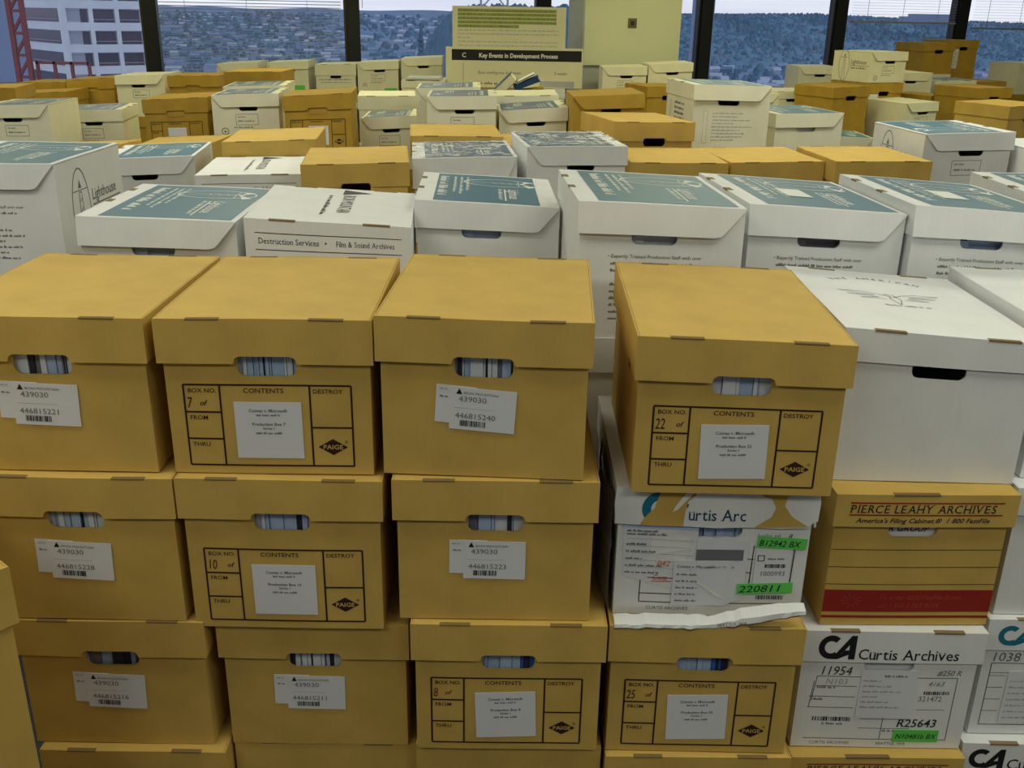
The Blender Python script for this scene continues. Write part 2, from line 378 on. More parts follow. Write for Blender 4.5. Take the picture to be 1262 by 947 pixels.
tag(hs.build('distant_houses'), 'scattered pale roofs and yards of the town far below the windows', 'houses', kind='stuff')
for i in range(5200):
    q = spot()
    if not q: continue
    x, y, z = q; s = r.uniform(1.2, 3.2)*(0.6+y/1500)
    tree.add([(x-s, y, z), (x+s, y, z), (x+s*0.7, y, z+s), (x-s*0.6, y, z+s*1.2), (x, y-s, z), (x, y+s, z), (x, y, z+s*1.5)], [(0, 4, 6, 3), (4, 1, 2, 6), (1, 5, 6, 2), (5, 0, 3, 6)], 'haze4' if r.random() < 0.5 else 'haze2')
# tree crowns that break up the crown line and face of the right hand hill
for i in range(9000):
    u = r.random(); x = 60+840*u; tt = r.random()**0.8; y = 1050+500*tt
    top = lerp([(0, 2), (0.2, 6), (0.45, 10), (0.62, 4), (0.8, 2), (1, -3)], u)
    z = GZ+(top-GZ)*math.sin(tt*PI*0.5)-2; s = r.uniform(2.5, 5.5)
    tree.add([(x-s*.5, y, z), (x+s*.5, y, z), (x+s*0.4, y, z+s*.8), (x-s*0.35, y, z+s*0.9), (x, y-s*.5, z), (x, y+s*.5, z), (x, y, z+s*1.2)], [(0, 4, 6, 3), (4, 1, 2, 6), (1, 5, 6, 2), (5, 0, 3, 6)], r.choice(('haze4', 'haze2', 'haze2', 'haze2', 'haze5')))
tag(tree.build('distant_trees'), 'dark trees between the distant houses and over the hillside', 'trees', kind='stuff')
# lone conifer in front of the grove
e = empty('conifer', (-56.5, 600, GZ))
MB().box(-0.5, 0.5, -0.5, 0.5, 0, 20, 'rust').build('trunk', e)
c_ = MB(); rc = random.Random(9)
for k in range(11):
    z = 8+2.7*k; rad = 5.4*(1-k/12)*(1.0 if k < 8 else 1.25); vs = [(rad*math.cos(a*PI/5)*rc.uniform(.7, 1.1), rad*math.sin(a*PI/5)*rc.uniform(.7, 1.1), z) for a in range(10)]+[(0, 0, z+4.6)]
    c_.add(vs, [(a, (a+1) % 10, 10) for a in range(10)], 'haze4')
c_.build('foliage', e); tag(e, 'lone dark conifer left of the upper poster board, in front of a grove', 'tree')
# white office block on the left
def office():
    e = empty('office_building', (-73.6, 168, GZ), R(42))
    # local: corner at origin, right face runs +x, left face runs +y turned; floors every 3.5 m
    b = MB(); Hh = 75.0; Wd = 15.6; Dp = 30.0
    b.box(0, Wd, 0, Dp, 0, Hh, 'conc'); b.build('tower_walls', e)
    return e, Wd, Dp, Hh
# (x position tuned so that the corner pier stands about a fifth across the left window)
e, Wd, Dp, Hh = office()
FL = 3.42
def zf(k): return 38.2+FL*k      # sill height above ground of window band k
for k in range(-3, 4):
    z = zf(k)
    for (a, b2) in ((5.3, 9.4), (10.4, 14.4)):
        p = MB().box(a, b2, -0.06, 0.05, z, z+2.0, 'wing').build('window', e)
        MB().box(a, b2, -0.25, -0.07, z+0.35, z+0.5, 'ledge').build('ledge', p)
    p = MB().box(3.0, 4.4, -0.06, 0.05, z, z+2.0, 'wing').build('window', e)
    MB().box(0.6, 3.0, -0.05, 0.05, z+0.1, z+1.9, 'slat').build('blank_panel', e)
    p = MB().box(-0.06, 0.05, 2.6, 27.5, z, z+2.1, 'wing').build('window', e)
    MB().box(-0.25, -0.07, 2.6, 27.5, z+0.35, z+0.5, 'ledge').build('ledge', p)
for x in (-0.5, 4.5, 9.5, 14.5):
    MB().box(x, x+0.8, -0.45, -0.02, 0, 75, 'conc').build('pier', e)
for k in range(-3, 4):
    MB().box(-0.4, 15.3, -0.4, -0.08, zf(k)-1.3, zf(k)-0.05, 'conc').build('spandrel', e)
e.scale = (0.86, 1, 1)
tag(e, 'white concrete office block with recessed window bands outside the left window', 'building')
# red steel mast and hoist beside the block
e = empty('construction_mast', (-58.2, 118, GZ))
for x in (0.0, 1.5):
    MB().box(x, x+0.5, 0, 0.5, 0, 75, 'rust').build('post', e)
b = MB()
for k in range(30): b.box(0, 1.9, 0.1, 0.4, k*2.4, k*2.4+0.3, 'rust'); b.box(-0.15, 0.15, 0.1, 0.4, 0, 2.9, 'rust', Matrix.Translation((0.2, 0, k*2.4)) @ Matrix.Rotation(R(35), 4, 'Y'))
b.build('bracing', e)
b = MB()
for z in (30.2, 32.8, 35.4, 37.6): b.box(2.2, 8.4, 0.6, 1.0, z, z+0.3, 'rust')
for x in (2.2, 4.2, 6.2, 8.2): b.box(x, x+0.3, 0.6, 1.0, 28.0, 37.9, 'rust')
b.box(-12, 9.0, 0.6, 1.0, 33.9, 34.4, 'rust'); b.box(2.3, 5.0, 1.0, 1.4, 30.4, 35.6, 'rust'); b.build('platform', e)
tag(e, 'red steel construction mast standing left of the white office block', 'mast')
e = empty('scaffold_frame', (-74.0, 128, GZ))
for x in range(0, 9, 2):
    MB().box(x, x+0.35, 0, 0.4, 0, 75, 'steel').build('post', e)
b = MB()
for k in range(22): b.box(0, 9, 0, 0.3, k*3.4, k*3.4+0.4, 'steel')
b.build('deck', e); MB().box(0, 8.4, 0.6, 9, 0, 75, 'tower').build('core', e)
tag(e, 'blue grey scaffolded tower at the far left edge of the view', 'building')
# buildings on the ridge, pylon
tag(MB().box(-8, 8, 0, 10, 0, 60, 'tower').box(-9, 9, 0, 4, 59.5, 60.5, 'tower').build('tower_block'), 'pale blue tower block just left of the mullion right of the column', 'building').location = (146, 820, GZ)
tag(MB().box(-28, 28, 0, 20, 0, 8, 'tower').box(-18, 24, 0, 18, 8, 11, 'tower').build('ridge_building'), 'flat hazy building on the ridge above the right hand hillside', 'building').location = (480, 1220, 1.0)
e = empty('lattice_pylon', (-2.1, 90, GZ))
for sx in (-1.15, 1.15): MB().box(sx-0.09, sx+0.09, 0, 0.18, 0, 52, 'steel').build('leg', e)
b = MB()
for k in range(20):
    z = k*2.6
    b.box(-1.15, 1.15, 0, 0.12, z, z+0.12, 'steel')
    for sg in (-1, 1): b.box(-1.75, 1.75, 0, 0.12, -0.06, 0.06, 'steel', Matrix.Translation((0, 0, z+1.3)) @ Matrix.Rotation(R(sg*48), 4, 'Y'))
b.build('bracing', e); tag(e, 'grey lattice pylon rising behind the upper poster board', 'pylon')

# ------------------------------------------------------------------ BOXES
def rrect(x0, x1, z0, z1, r=0.012, n=5):
    P = []
    for cx, cz, a0 in ((x1-r, z0+r, -90), (x1-r, z1-r, 0), (x0+r, z1-r, 90), (x0+r, z0+r, 180)):
        for i in range(n+1):
            a = R(a0+90*i/n); P.append((cx+r*math.cos(a), cz+r*math.sin(a)))
    return P
def make_deform(w, d, H, tilt, pitch, bulge, seed):
    rr = random.Random(seed); p1, p2, p3, p4 = [rr.uniform(0, 6.28) for _ in range(4)]
    tt, tp = math.tan(R(tilt)), math.tan(R(pitch))
    def f(c):
        x, y, z = c
        u = z/H
        nx = x+0.0
        b = bulge*math.sin(PI*max(0, min(1, u*0.9+0.05)))*math.cos(max(-1, min(1, x/(w/2)))*PI/2)
        if y < 0.03: ny = y-b
        else: ny = y
        nz = z+(x*tt+(y-d/2)*tp)*u
        # gentle waviness of the lid
        wv = bulge*0.35*(math.sin(x*19+p1)+math.sin(y*15+p2))*u
        ny += bulge*0.3*math.sin(x*23+p3+z*9)*(1 if y < 0.03 else 0)
        return Vector((nx, ny-d/2, nz+wv))
    return f
def slots(m, w, d, z, k='cut', back=True, n=((-0.112, -0.062), (0.066, 0.118))):
    for a, b in n:
        a *= w/0.318; b *= w/0.318
        m.box(a, b, -0.0006, 0.0075, z-0.003, z+0.0006, k)
        if back: m.box(a, b, d-0.0075, d+0.0006, z-0.003, z+0.0006, k)
def body(w0, w1, y0, y1, H, hole, k, fy=None):
    """open topped carton with a hand hole in the front; hole=(xc, z0, z1, width)"""
    m = MB(); t = 0.004
    out = [(w0, 0), (w1, 0), (w1, H), (w0, H)]
    loops = [out]
    if hole: loops.append(rrect(hole[0]-hole[3]/2, hole[0]+hole[3]/2, hole[1], hole[2], 0.0125))
    m.panel(loops, t, k, FRONT(y0+t/2))
    m.box(w0, w1, y1-t, y1, 0, H, k); m.box(w0, w0+t, y0+t, y1-t, 0, H, k); m.box(w1-t, w1, y0+t, y1-t, 0, H, k)
    m.box(w0+t, w1-t, y0+t, y1-t, 0, t, k)
    return m
FRAME = dict(x0=-0.127, x1=0.123, z0=0.014, z1=0.146)
def form_print(m, H, y, num, sc=1.0):
    M = FRONT(y) @ Matrix.Scale(sc, 4)
    x0, x1, z0, z1 = -0.127, 0.123, 0.014, 0.146; lw = 0.0029
    m.rect(x0, x1, z0, z1, lw, 'ink', M)
    m.line(-0.073, z0, -0.073, z1, lw, 'ink', M); m.line(0.061, z0, 0.061, z1, lw, 'ink', M)
    for z in (0.102, 0.058): m.line(x0, z, -0.073, z, lw, 'ink', M)
    m.line(0.061, 0.078, x1, 0.078, lw, 'ink', M)
    m.text('BOX NO.', x0+0.006, 0.1335, 0.0098, 'ink', M, bold=0.01, sx=1.05)
    m.text('FROM', x0+0.006, 0.0895, 0.0098, 'ink', M, bold=0.01, sx=1.05)
    m.text('THRU', x0+0.006, 0.0455, 0.0098, 'ink', M, bold=0.01, sx=1.05)
    m.text('CONTENTS', -0.008, 0.1335, 0.0105, 'ink', M, 'CENTER', bold=0.01, sx=1.1)
    m.text('DESTROY', 0.0655, 0.1335, 0.0098, 'ink', M, bold=0.01, sx=1.05)
    if num:
        pk = 'rbpen' if num == '8' else 'ink'
        m.text(num, x0+0.003, 0.1085, 0.025, pk, M, shear=0.12, sx=0.62); m.text('of', x0+0.010+0.012*len(num), 0.113, 0.012, pk, M, shear=0.3, bold=0.01)
    cx, cz = 0.092, 0.046
    m.poly([(cx-0.0225, cz), (cx, cz-0.0135), (cx+0.0225, cz), (cx, cz+0.0135)], 'ink', M)
    m.text('PAIGE', cx, cz-0.0035, 0.0105, 'kraft', M @ Matrix.Translation((0, 0, 0.0004)), 'CENTER', bold=0.02, sx=1.1)
    m.text('®', cx+0.018, cz+0.006, 0.007, 'ink', M)
def case_sticker(parent, df, y, n, a=0, xc=-0.002, zc=0.073, sc=1.0):
    m = MB(); M = FRONT(y) @ at2(xc, zc, a) @ Matrix.Scale(sc, 4)
    m.box(-0.0505, 0.0505, -0.046, 0.046, 0, 0.0007, 'sticker', M)
    T = M @ Matrix.Translation((0, 0, 0.0010))
    m.text('xxxx v. Microsoft'.replace('xxxx', 'Comes'), 0, 0.030, 0.0072, 'grey', T, 'CENTER', bold=0.02)
    m.words(-0.018, 0.018, 0.0235, 0.0038, 'grey', T, 3)
    m.text('Production Box '+n, 0, 0.008, 0.0070, 'grey', T, 'CENTER', bold=0.02)
    m.text('Series 1', 0, 0.0015, 0.0058, 'grey', T, 'CENTER', bold=0.02)
    m.words(-0.020, 0.020, -0.006, 0.0036, 'grey', T, 5)
    o = m.build('contents_sticker', parent, df, cutx=(-0.02, 0.02)); return o
def barcode_sticker(parent, df, y, n, a=-3, xc=-0.012, zc=0.112):
    m = MB(); M = FRONT(y) @ at2(xc, zc, a)
    m.box(-0.060, 0.0, -0.026, 0.034, 0, 0.0006, 'sticker', M)
    m.box(-0.038, 0.060, -0.035, 0.033, 0.0006, 0.0012, 'sticker', M)
    T = M @ Matrix.Translation((0, 0, 0.0016))
    m.words(-0.055, -0.042, 0.027, 0.003, 'lgrey', T, 2); m.words(-0.054, -0.041, 0.015, 0.003, 'grey', T, 1)
    m.poly([(-0.030, 0.022), (-0.021, 0.022), (-0.0255, 0.031)], 'black', T)
    m.text('IRON MOUNTAIN', -0.019, 0.0225, 0.0058, 'grey', T, sx=1.1)
    m.text('439030', -0.026, 0.0105, 0.0125, 'grey', T, sx=1.12)
    m.line(-0.032, 0.0, 0.028, 0.0, 0.0006, 'lgrey', T)
    m.text(n, -0.030, -0.0165, 0.0125, 'grey', T, sx=1.08)
    m.bars(-0.022, 0.016, -0.029, -0.0195, 'black', T, int(n[-3:]))
    return m.build('barcode_sticker', parent, df, cutx=(-0.03, 0.03))
def box_thing(x, y, h, yaw, H, d):
    """empty at the centre of the base; x, y is the middle of the front lid edge"""
    a = R(yaw); return empty('archive_box', (x-math.sin(a)*d/2, y+math.cos(a)*d/2, h-H), a)
def files(e_loc, yaw, w, zc, pattern, label, fy, d=0.30):
    """hanging files seen through the hand hole"""
    m = MB(); x = -w/2; i = 0; rf = random.Random(len(label)*7+len(pattern))
    while x < w/2-0.003:
        ww = min(rf.choice((0.003, 0.006, 0.009, 0.014, 0.02)), w/2-x)
        m.box(x+0.0004, x+ww-0.0004, 0.002*(i % 3), d, 0.0, zc, pattern[(i*3) % len(pattern)]); x += ww; i += 1
    o = m.build('hanging_files'); o.location = e_loc; o.rotation_euler = (0, 0, R(yaw)); tag(o, label, 'files')
    return o
PAT = {'a': ['fdark', 'fwhite', 'fblue', 'fgrey', 'fwhite', 'fgrey', 'fwhite', 'fwhite', 'fgrey', 'fblue'],
       'b': ['fblue', 'fblue', 'fdark', 'fblue', 'fwhite', 'fblue', 'fblue', 'fwhite', 'fblue', 'fblue'],
       'c': ['fwhite', 'fwhite', 'fgrey', 'fdark', 'fblue', 'fblue', 'fwhite', 'fwhite', 'fdark', 'fwhite'],
       'd': ['fwhite', 'fblue', 'fwhite', 'fblue', 'fwhite', 'fblue', 'fwhite', 'fwhite', 'fdark', 'fblue'],
       'e': ['fblue', 'fblue', 'fwhite', 'fwhite', 'fgrey', 'fgrey', 'fdark', 'fblue', 'fdark', 'fblue'],
       'f': ['fblue', 'fblue2', 'fblue2', 'fblue', 'fdark', 'fdark', 'fblue', 'fblue', 'fblue2', 'fblue'],
       'g': ['fgrey', 'fdark', 'fblue', 'fblue', 'fdark', 'fgrey', 'fdark', 'fblue', 'fdark', 'fdark']}

# placement table: middle of the front lid edge x, y, lid top height, turn, sag of the lid, width, depth
P = {
'c1': (-0.695, 1.345, 1.280, -0.2, -0.1, 0.318, 0.39), 'c2': (-0.363, 1.345, 1.282, 0.6, 0.3, 0.318, 0.39), 'c3': (-0.042, 1.333, 1.291, -2.6, -0.2, 0.318, 0.39),
'c4': (0.338, 1.330, 1.275, -0.5, -1.6, 0.318, 0.39), 'c5': (0.672, 1.440, 1.245, -1.0, -3.7, 0.315, 0.40), 'c6': (1.005, 1.460, 1.250, -1.0, -1.6, 0.325, 0.40),
'A': (-1.236, 2.275, 1.359, 0.6, 0.1, 0.330, 0.41), 'B': (-0.724, 1.946, 1.304, 1.0, -1.5, 0.320, 0.40), 'Bl': (-0.372, 1.924, 1.306, 4.5, -3.4, 0.330, 0.40),
'C': (-0.061, 2.124, 1.313, 2.0, -2.9, 0.318, 0.40), 'D': (0.278, 1.825, 1.371, 3.2, -2.3, 0.320, 0.40), 'E': (0.616, 1.908, 1.354, 4.4, -3.5, 0.320, 0.40),
'Fx': (0.939, 1.908, 1.355, 3.6, -4.0, 0.320, 0.40), 'F2': (1.258, 2.016, 1.359, -2.6, -0.2, 0.320, 0.40), 'G': (-1.277, 3.415, 1.219, 7.8, 2.3, 0.320, 0.40),
'I3': (-0.809, 2.978, 1.235, 6.8, 0.8, 0.320, 0.40), 'H': (-0.473, 2.906, 1.284, 7.0, 1.3, 0.318, 0.39), 'J': (-0.840, 3.381, 1.287, 6.0, 2.1, 0.318, 0.39),
'L1': (-2.374, 4.739, 1.267, 3.6, 2.0, 0.320, 0.40), 'L2': (-2.204, 5.185, 1.207, 8.9, 2.0, 0.320, 0.40), 'M': (-1.690, 4.976, 1.290, 4.2, 2.8, 0.318, 0.39),
'N': (-1.306, 4.849, 1.326, 5.4, 2.4, 0.320, 0.40), 'O': (-0.921, 4.654, 1.345, 5.1, 3.5, 0.318, 0.39), 'P': (-0.719, 5.580, 1.274, 6.5, 0.4, 0.320, 0.40),
'Q': (-0.650, 5.100, 1.208, 2.1, 3.6, 0.282, 0.40), 'W2': (-0.250, 4.591, 1.354, 2.2, 1.4, 0.320, 0.40), 'W3': (0.078, 4.667, 1.296, 2.6, 3.8, 0.320, 0.40),
'X1': (-0.203, 3.407, 1.311, 5.9, -0.3, 0.318, 0.39), 'X2': (0.125, 3.560, 1.265, 5.8, 0.4, 0.318, 0.39), 'Y1': (-0.154, 3.007, 1.293, 5.8, 1.3, 0.320, 0.40),
'Y2': (0.193, 3.105, 1.320, 7.8, 0.2, 0.320, 0.40), 'Z1': (0.528, 3.190, 1.263, 1.8, 0.1, 0.318, 0.39), 'Z2': (0.866, 3.267, 1.261, 5.5, 0.9, 0.318, 0.39),
'Z3': (1.190, 3.199, 1.278, 3.4, 0.4, 0.318, 0.39), 'AA': (0.511, 3.686, 1.342, 15.0, -1.2, 0.318, 0.39), 'BB': (0.407, 4.472, 1.378, 2.2, 3.2, 0.318, 0.39),
'DD': (0.856, 4.025, 1.455, 7.5, -0.9, 0.320, 0.40), 'FF': (1.284, 4.404, 1.320, 10.6, 0.7, 0.320, 0.40), 'HH': (1.552, 3.418, 1.350, 5.8, 1.7, 0.320, 0.40),
'R1': (-2.183, 7.950, 1.322, 1.7, 3.1, 0.320, 0.40), 'R2': (-1.789, 7.950, 1.338, 1.8, 3.1, 0.320, 0.40), 'R3': (-1.418, 7.950, 1.326, 1.1, 1.5, 0.320, 0.40),
'R4': (-1.086, 7.950, 1.349, 2.0, 3.1, 0.320, 0.40), 'R5': (-0.745, 7.950, 1.384, 1.7, 2.8, 0.320, 0.40), 'S1': (-2.062, 6.447, 1.311, 1.1, 1.3, 0.318, 0.39),
'S2': (-1.487, 5.705, 1.382, 1.1, 1.1, 0.318, 0.39), 'T': (-2.462, 6.620, 1.299, 1.6, 2.1, 0.320, 0.40), 'U': (-2.873, 6.824, 1.258, 2.1, 3.6, 0.318, 0.39),
'V2': (-3.030, 6.418, 1.194, 2.0, 3.1, 0.318, 0.39), 'V1': (-2.807, 5.312, 1.296, 11.0, 2.0, 0.318, 0.39), 'V3': (-3.278, 7.000, 1.217, -0.3, 1.1, 0.318, 0.39),
'KK': (2.241, 6.799, 1.292, 25.2, 1.5, 0.318, 0.39), 'LL': (2.573, 7.126, 1.303, 20.4, 1.4, 0.318, 0.39), 'MM': (2.583, 7.136, 1.508, 23.4, 0.7, 0.320, 0.39),
'JJ': (2.810, 5.518, 1.287, 21.7, 1.0, 0.318, 0.39), 'QQ': (2.706, 6.743, 1.203, 20.0, 2.1, 0.260, 0.40), 'PP': (3.000, 7.750, 1.346, 7.3, -0.2, 0.320, 0.40),
'RRa': (3.658, 8.948, 1.541, 16.9, 0.7, 0.318, 0.39), 'RRb': (3.935, 9.106, 1.565, 14.0, 0.7, 0.300, 0.39), 'GG': (1.891, 5.735, 1.079, -2.5, -1.2, 0.320, 0.40),
'WA': (0.774, 7.350, 1.369, -0.5, 2.1, 0.320, 0.40), 'WB': (1.102, 7.350, 1.397, 0.3, 3.1, 0.320, 0.40), 'c1b': (-0.676, 1.334, 1.028, 0.0, -0.0, 0.318, 0.39),
'c1c': (-0.655, 1.340, 0.766, 0.0, 0.3, 0.318, 0.39), 'c1d': (-0.638, 1.330, 0.511, 0.0, -0.4, 0.318, 0.39), 'c2b': (-0.355, 1.335, 1.029, 0.2, 0.0, 0.318, 0.39),
'c2c': (-0.323, 1.358, 0.755, 0.3, 0.1, 0.318, 0.39), 'c2d': (-0.315, 1.370, 0.500, 0.5, 0.1, 0.318, 0.39), 'c3b': (-0.022, 1.331, 1.036, 0.3, 0.1, 0.318, 0.39),
'c3c': (0.002, 1.326, 0.781, 0.4, 0.1, 0.318, 0.39), 'c3d': (0.005, 1.346, 0.524, -0.0, 0.0, 0.318, 0.39), 'c4b': (0.325, 1.360, 1.015, -0.1, -0.1, 0.318, 0.39),
'c4c': (0.324, 1.333, 0.779, -0.3, -0.0, 0.318, 0.39), 'c4d': (0.330, 1.330, 0.520, 0.8, 0.2, 0.318, 0.39), 'c5b': (0.672, 1.400, 0.990, 1.4, -0.2, 0.298, 0.39),
'c5c': (0.655, 1.390, 0.737, 0.0, -0.2, 0.312, 0.40), 'c5d': (0.655, 1.370, 0.490, 0.7, -0.3, 0.306, 0.39), 'c6b': (0.990, 1.430, 0.990, -0.0, -0.0, 0.320, 0.40),
'c6c': (0.985, 1.420, 0.745, -0.0, -0.0, 0.320, 0.40), 'c6d': (0.975, 1.400, 0.500, -0.0, -0.0, 0.320, 0.40), 'K1': (-1.747, 3.712, 1.190, -7.9, 3.8, 0.318, 0.39),
'K2': (-1.375, 3.877, 1.195, 0.2, 3.1, 0.318, 0.39), 'II': (1.890, 3.250, 1.312, 2.0, 1.2, 0.320, 0.40), 'W3b': (0.049, 5.071, 1.326, 1.6, 1.6, 0.320, 0.40),
'W1': (-0.340, 5.012, 1.361, 2.5, 2.0, 0.320, 0.40), 'N2': (-1.368, 5.269, 1.336, 5.3, 1.9, 0.320, 0.40), 'R6': (-0.685, 7.400, 1.247, 1.6, 1.0, 0.320, 0.40),
'NN': (2.416, 8.200, 1.359, 1.0, 0.5, 0.320, 0.40), 'CC': (1.031, 6.901, 1.265, 16.8, -0.7, 0.318, 0.39), 'OO1': (1.617, 6.840, 1.236, 7.7, 0.7, 0.320, 0.40),
'OO2': (1.942, 7.146, 1.234, 7.4, 0.2, 0.320, 0.40), 'TT': (3.261, 6.937, 1.293, 22.5, 0.2, 0.318, 0.39), 'UU': (3.981, 8.600, 1.245, 10.0, 1.4, 0.318, 0.39),
'WW1': (3.439, 8.000, 1.283, -0.1, 0.6, 0.320, 0.40), 'VV2': (3.064, 7.300, 1.213, 28.5, -0.6, 0.260, 0.39), 'SS': (4.542, 9.000, 1.386, 13.1, 0.3, 0.320, 0.40),
'EE': (0.856, 4.015, 1.193, 7.5, 1.3, 0.335, 0.41), 'near': (-0.748, 0.968, 1.020, 50.0, 0.0, 0.318, 0.39), 
}
# what each box stands on: next lid top below (front columns), otherwise boxes are filled down to the floor
BELOW = {}
for c_ in '123456':
    for a, b in (('', 'b'), ('b', 'c'), ('c', 'd')): BELOW['c'+c_+a] = 'c'+c_+b
BELOW['MM'] = 'LL'; BELOW['DD'] = 'EE'
SUPPORT = []                                  # (x, y, z0, z1, yaw, w, d)

def kraft_box(key, label, front=None, num=None, group=None, pat=None, k='kraft', pitch=0.0, hole=True, hl=0.069, bulge=0.0015, cuts=6, flabel=None, side_mark=False, a=0, xo=0.0, zo=0.0):
    x, y, h, yaw, tilt, w, d = P[key]
    if key in BELOW: H = h-P[BELOW[key]][2]-0.0018
    else: H = 0.42 if key == 'near' else 0.258
    if key in BELOW.values(): tilt = 0.0
    e = box_thing(x, y, h, yaw, H, d); tag(e, label, 'box', group)
    df = make_deform(w, d, H, tilt, pitch, bulge, hash_(key))
    s = w/0.318
    bw = w/2-0.0065; zs = H-hl; yb = 0.0095 if y < 2 else 0.006
    hz = (zs-0.023 if y < 2 else zs-0.019, zs+0.0115)
    cx = [w*(i/cuts-0.5) for i in range(1, cuts)] if cuts else []
    cy = [d*i/4 for i in range(1, 4)] if cuts else []
    if hole == 'low': hz = (zs-0.024, zs+0.004)
    m = body(-bw, bw, yb, d-yb, H-0.006, (-0.012 if hole == 'low' else 0, hz[0], hz[1], 0.086*s) if hole and hole != 'shut' else None, k)
    if hole == 'shut': m.path(rrect(-0.043*s, 0.043*s, hz[0], hz[1], 0.0125), 0.0022, 'cut', FRONT(yb-0.0004), True)
    if front == 'form': form_print(m, H, yb-0.0004, num, s)
    if front == 'pierce': pierce_body(m, w, H, yb-0.0004)
    if side_mark:
        MS = LEFT(-bw-0.0004); m.words(-0.14, -0.11, 0.16, 0.012, 'ink', MS, 4)
    m.build('box_body', e, df, cx, cy)
    m = MB(); t = 0.003; n = 0.047*s
    if hole and hole != 'low':
        lp = [(-w/2, H), (-w/2, zs), (-n, zs), (-n+0.003, zs+0.008), (-n+0.009, zs+0.0115), (n-0.009, zs+0.0115), (n-0.003, zs+0.008), (n, zs), (w/2, zs), (w/2, H)]
    else: lp = [(-w/2, H), (-w/2, zs), (w/2, zs), (w/2, H)]
    m.panel([lp], t, k, FRONT(t/2)); m.panel([lp], t, k, FRONT(d-t/2))
    m.box(-w/2, -w/2+t, t, d-t, zs, H, k); m.box(w/2-t, w/2, t, d-t, zs, H, k)
    m.box(-w/2+t, w/2-t, t, d-t, H-t, H-0.0002, k)
    if front == 'pierce': pierce_lid(m, w, H, hl); slots(m, w, d, H, 'cut', n=((-0.06, 0.02),))
    else: slots(m, w, d, H)
    m.build('box_lid', e, df, cx, cy, bevel=0.0016)
    if front == 'form' and num: case_sticker(e, df, yb-0.0006, num, a, -0.003+xo, 0.073+zo, s)
    if front == 'tall':
        q = MB(); q.box(-0.13, -0.045, 0.02, H-hl-0.005, 0, 0.0008, 'sticker', FRONT(yb-0.0006)); [q.words(-0.12, -0.06, 0.05+0.03*i, 0.008, 'lgrey', FRONT(yb-0.0018), i) for i in range(4)]; q.build('paper_label', e, df)
    if front == 'form' and num == '': MB().box(-0.045, 0.045, 0.03, 0.118, 0, 0.0008, 'sticker', FRONT(yb-0.0006)).build('contents_sticker', e, df)
    if front == 'barcode': barcode_sticker(e, df, yb-0.0006, num, a-2, -0.012+xo, 0.112+zo)
    if pat:
        aa = R(yaw)
        files((x-math.sin(aa)*0.0135, y+math.cos(aa)*(yb+0.008), h-H+0.005), yaw, 0.26*s, H-0.04, PAT[pat], flabel or 'files showing in the handle hole', 0)
    finish(key, e, x, y, h-H, yaw, w, d)
    return e
def hash_(s): return sum(ord(c2)*(i+3) for i, c2 in enumerate(s))
def finish(key, e, x, y, z, yaw, w, d):
    if key not in BELOW: SUPPORT.append((x, y, z, yaw, w, d))

def logo(m, M, s=1.0, k='pw', scale_w=1.0):
    """tall oval badge with a small tower and two beams; u right, v up"""
    E = [(0.036*scale_w*s*math.cos(a), 0.088*s*math.sin(a)) for a in [i*2*PI/28 for i in range(28)]]
    m.path(E, (0.0042 if k == 'pw' else 0.0028)*s, k, M, True)
    m.path([(-0.012*s, -0.080*s), (-0.006*s, 0.040*s), (0.006*s, 0.040*s), (0.012*s, -0.080*s)], 0.0022*s, k, M)
    m.line(-0.034*s, 0.044*s, 0.034*s, 0.044*s, 0.002*s, k, M)
    m.poly([(-0.008*s, 0.048*s), (0.008*s, 0.048*s), (0, 0.066*s)], k, M)
    for z in (-0.02, 0.0, 0.02): m.line(-0.007*s, z*s, 0.007*s, (z+0.008)*s, 0.002*s, k, M)
def beams(m, M, s, k):
    m.poly([(0.004*s, 0.052*s), (0.036*s, 0.086*s), (0.050*s, 0.066*s)], k, M); m.poly([(-0.004*s, 0.052*s), (-0.030*s, 0.082*s), (-0.040*s, 0.060*s)], k, M)
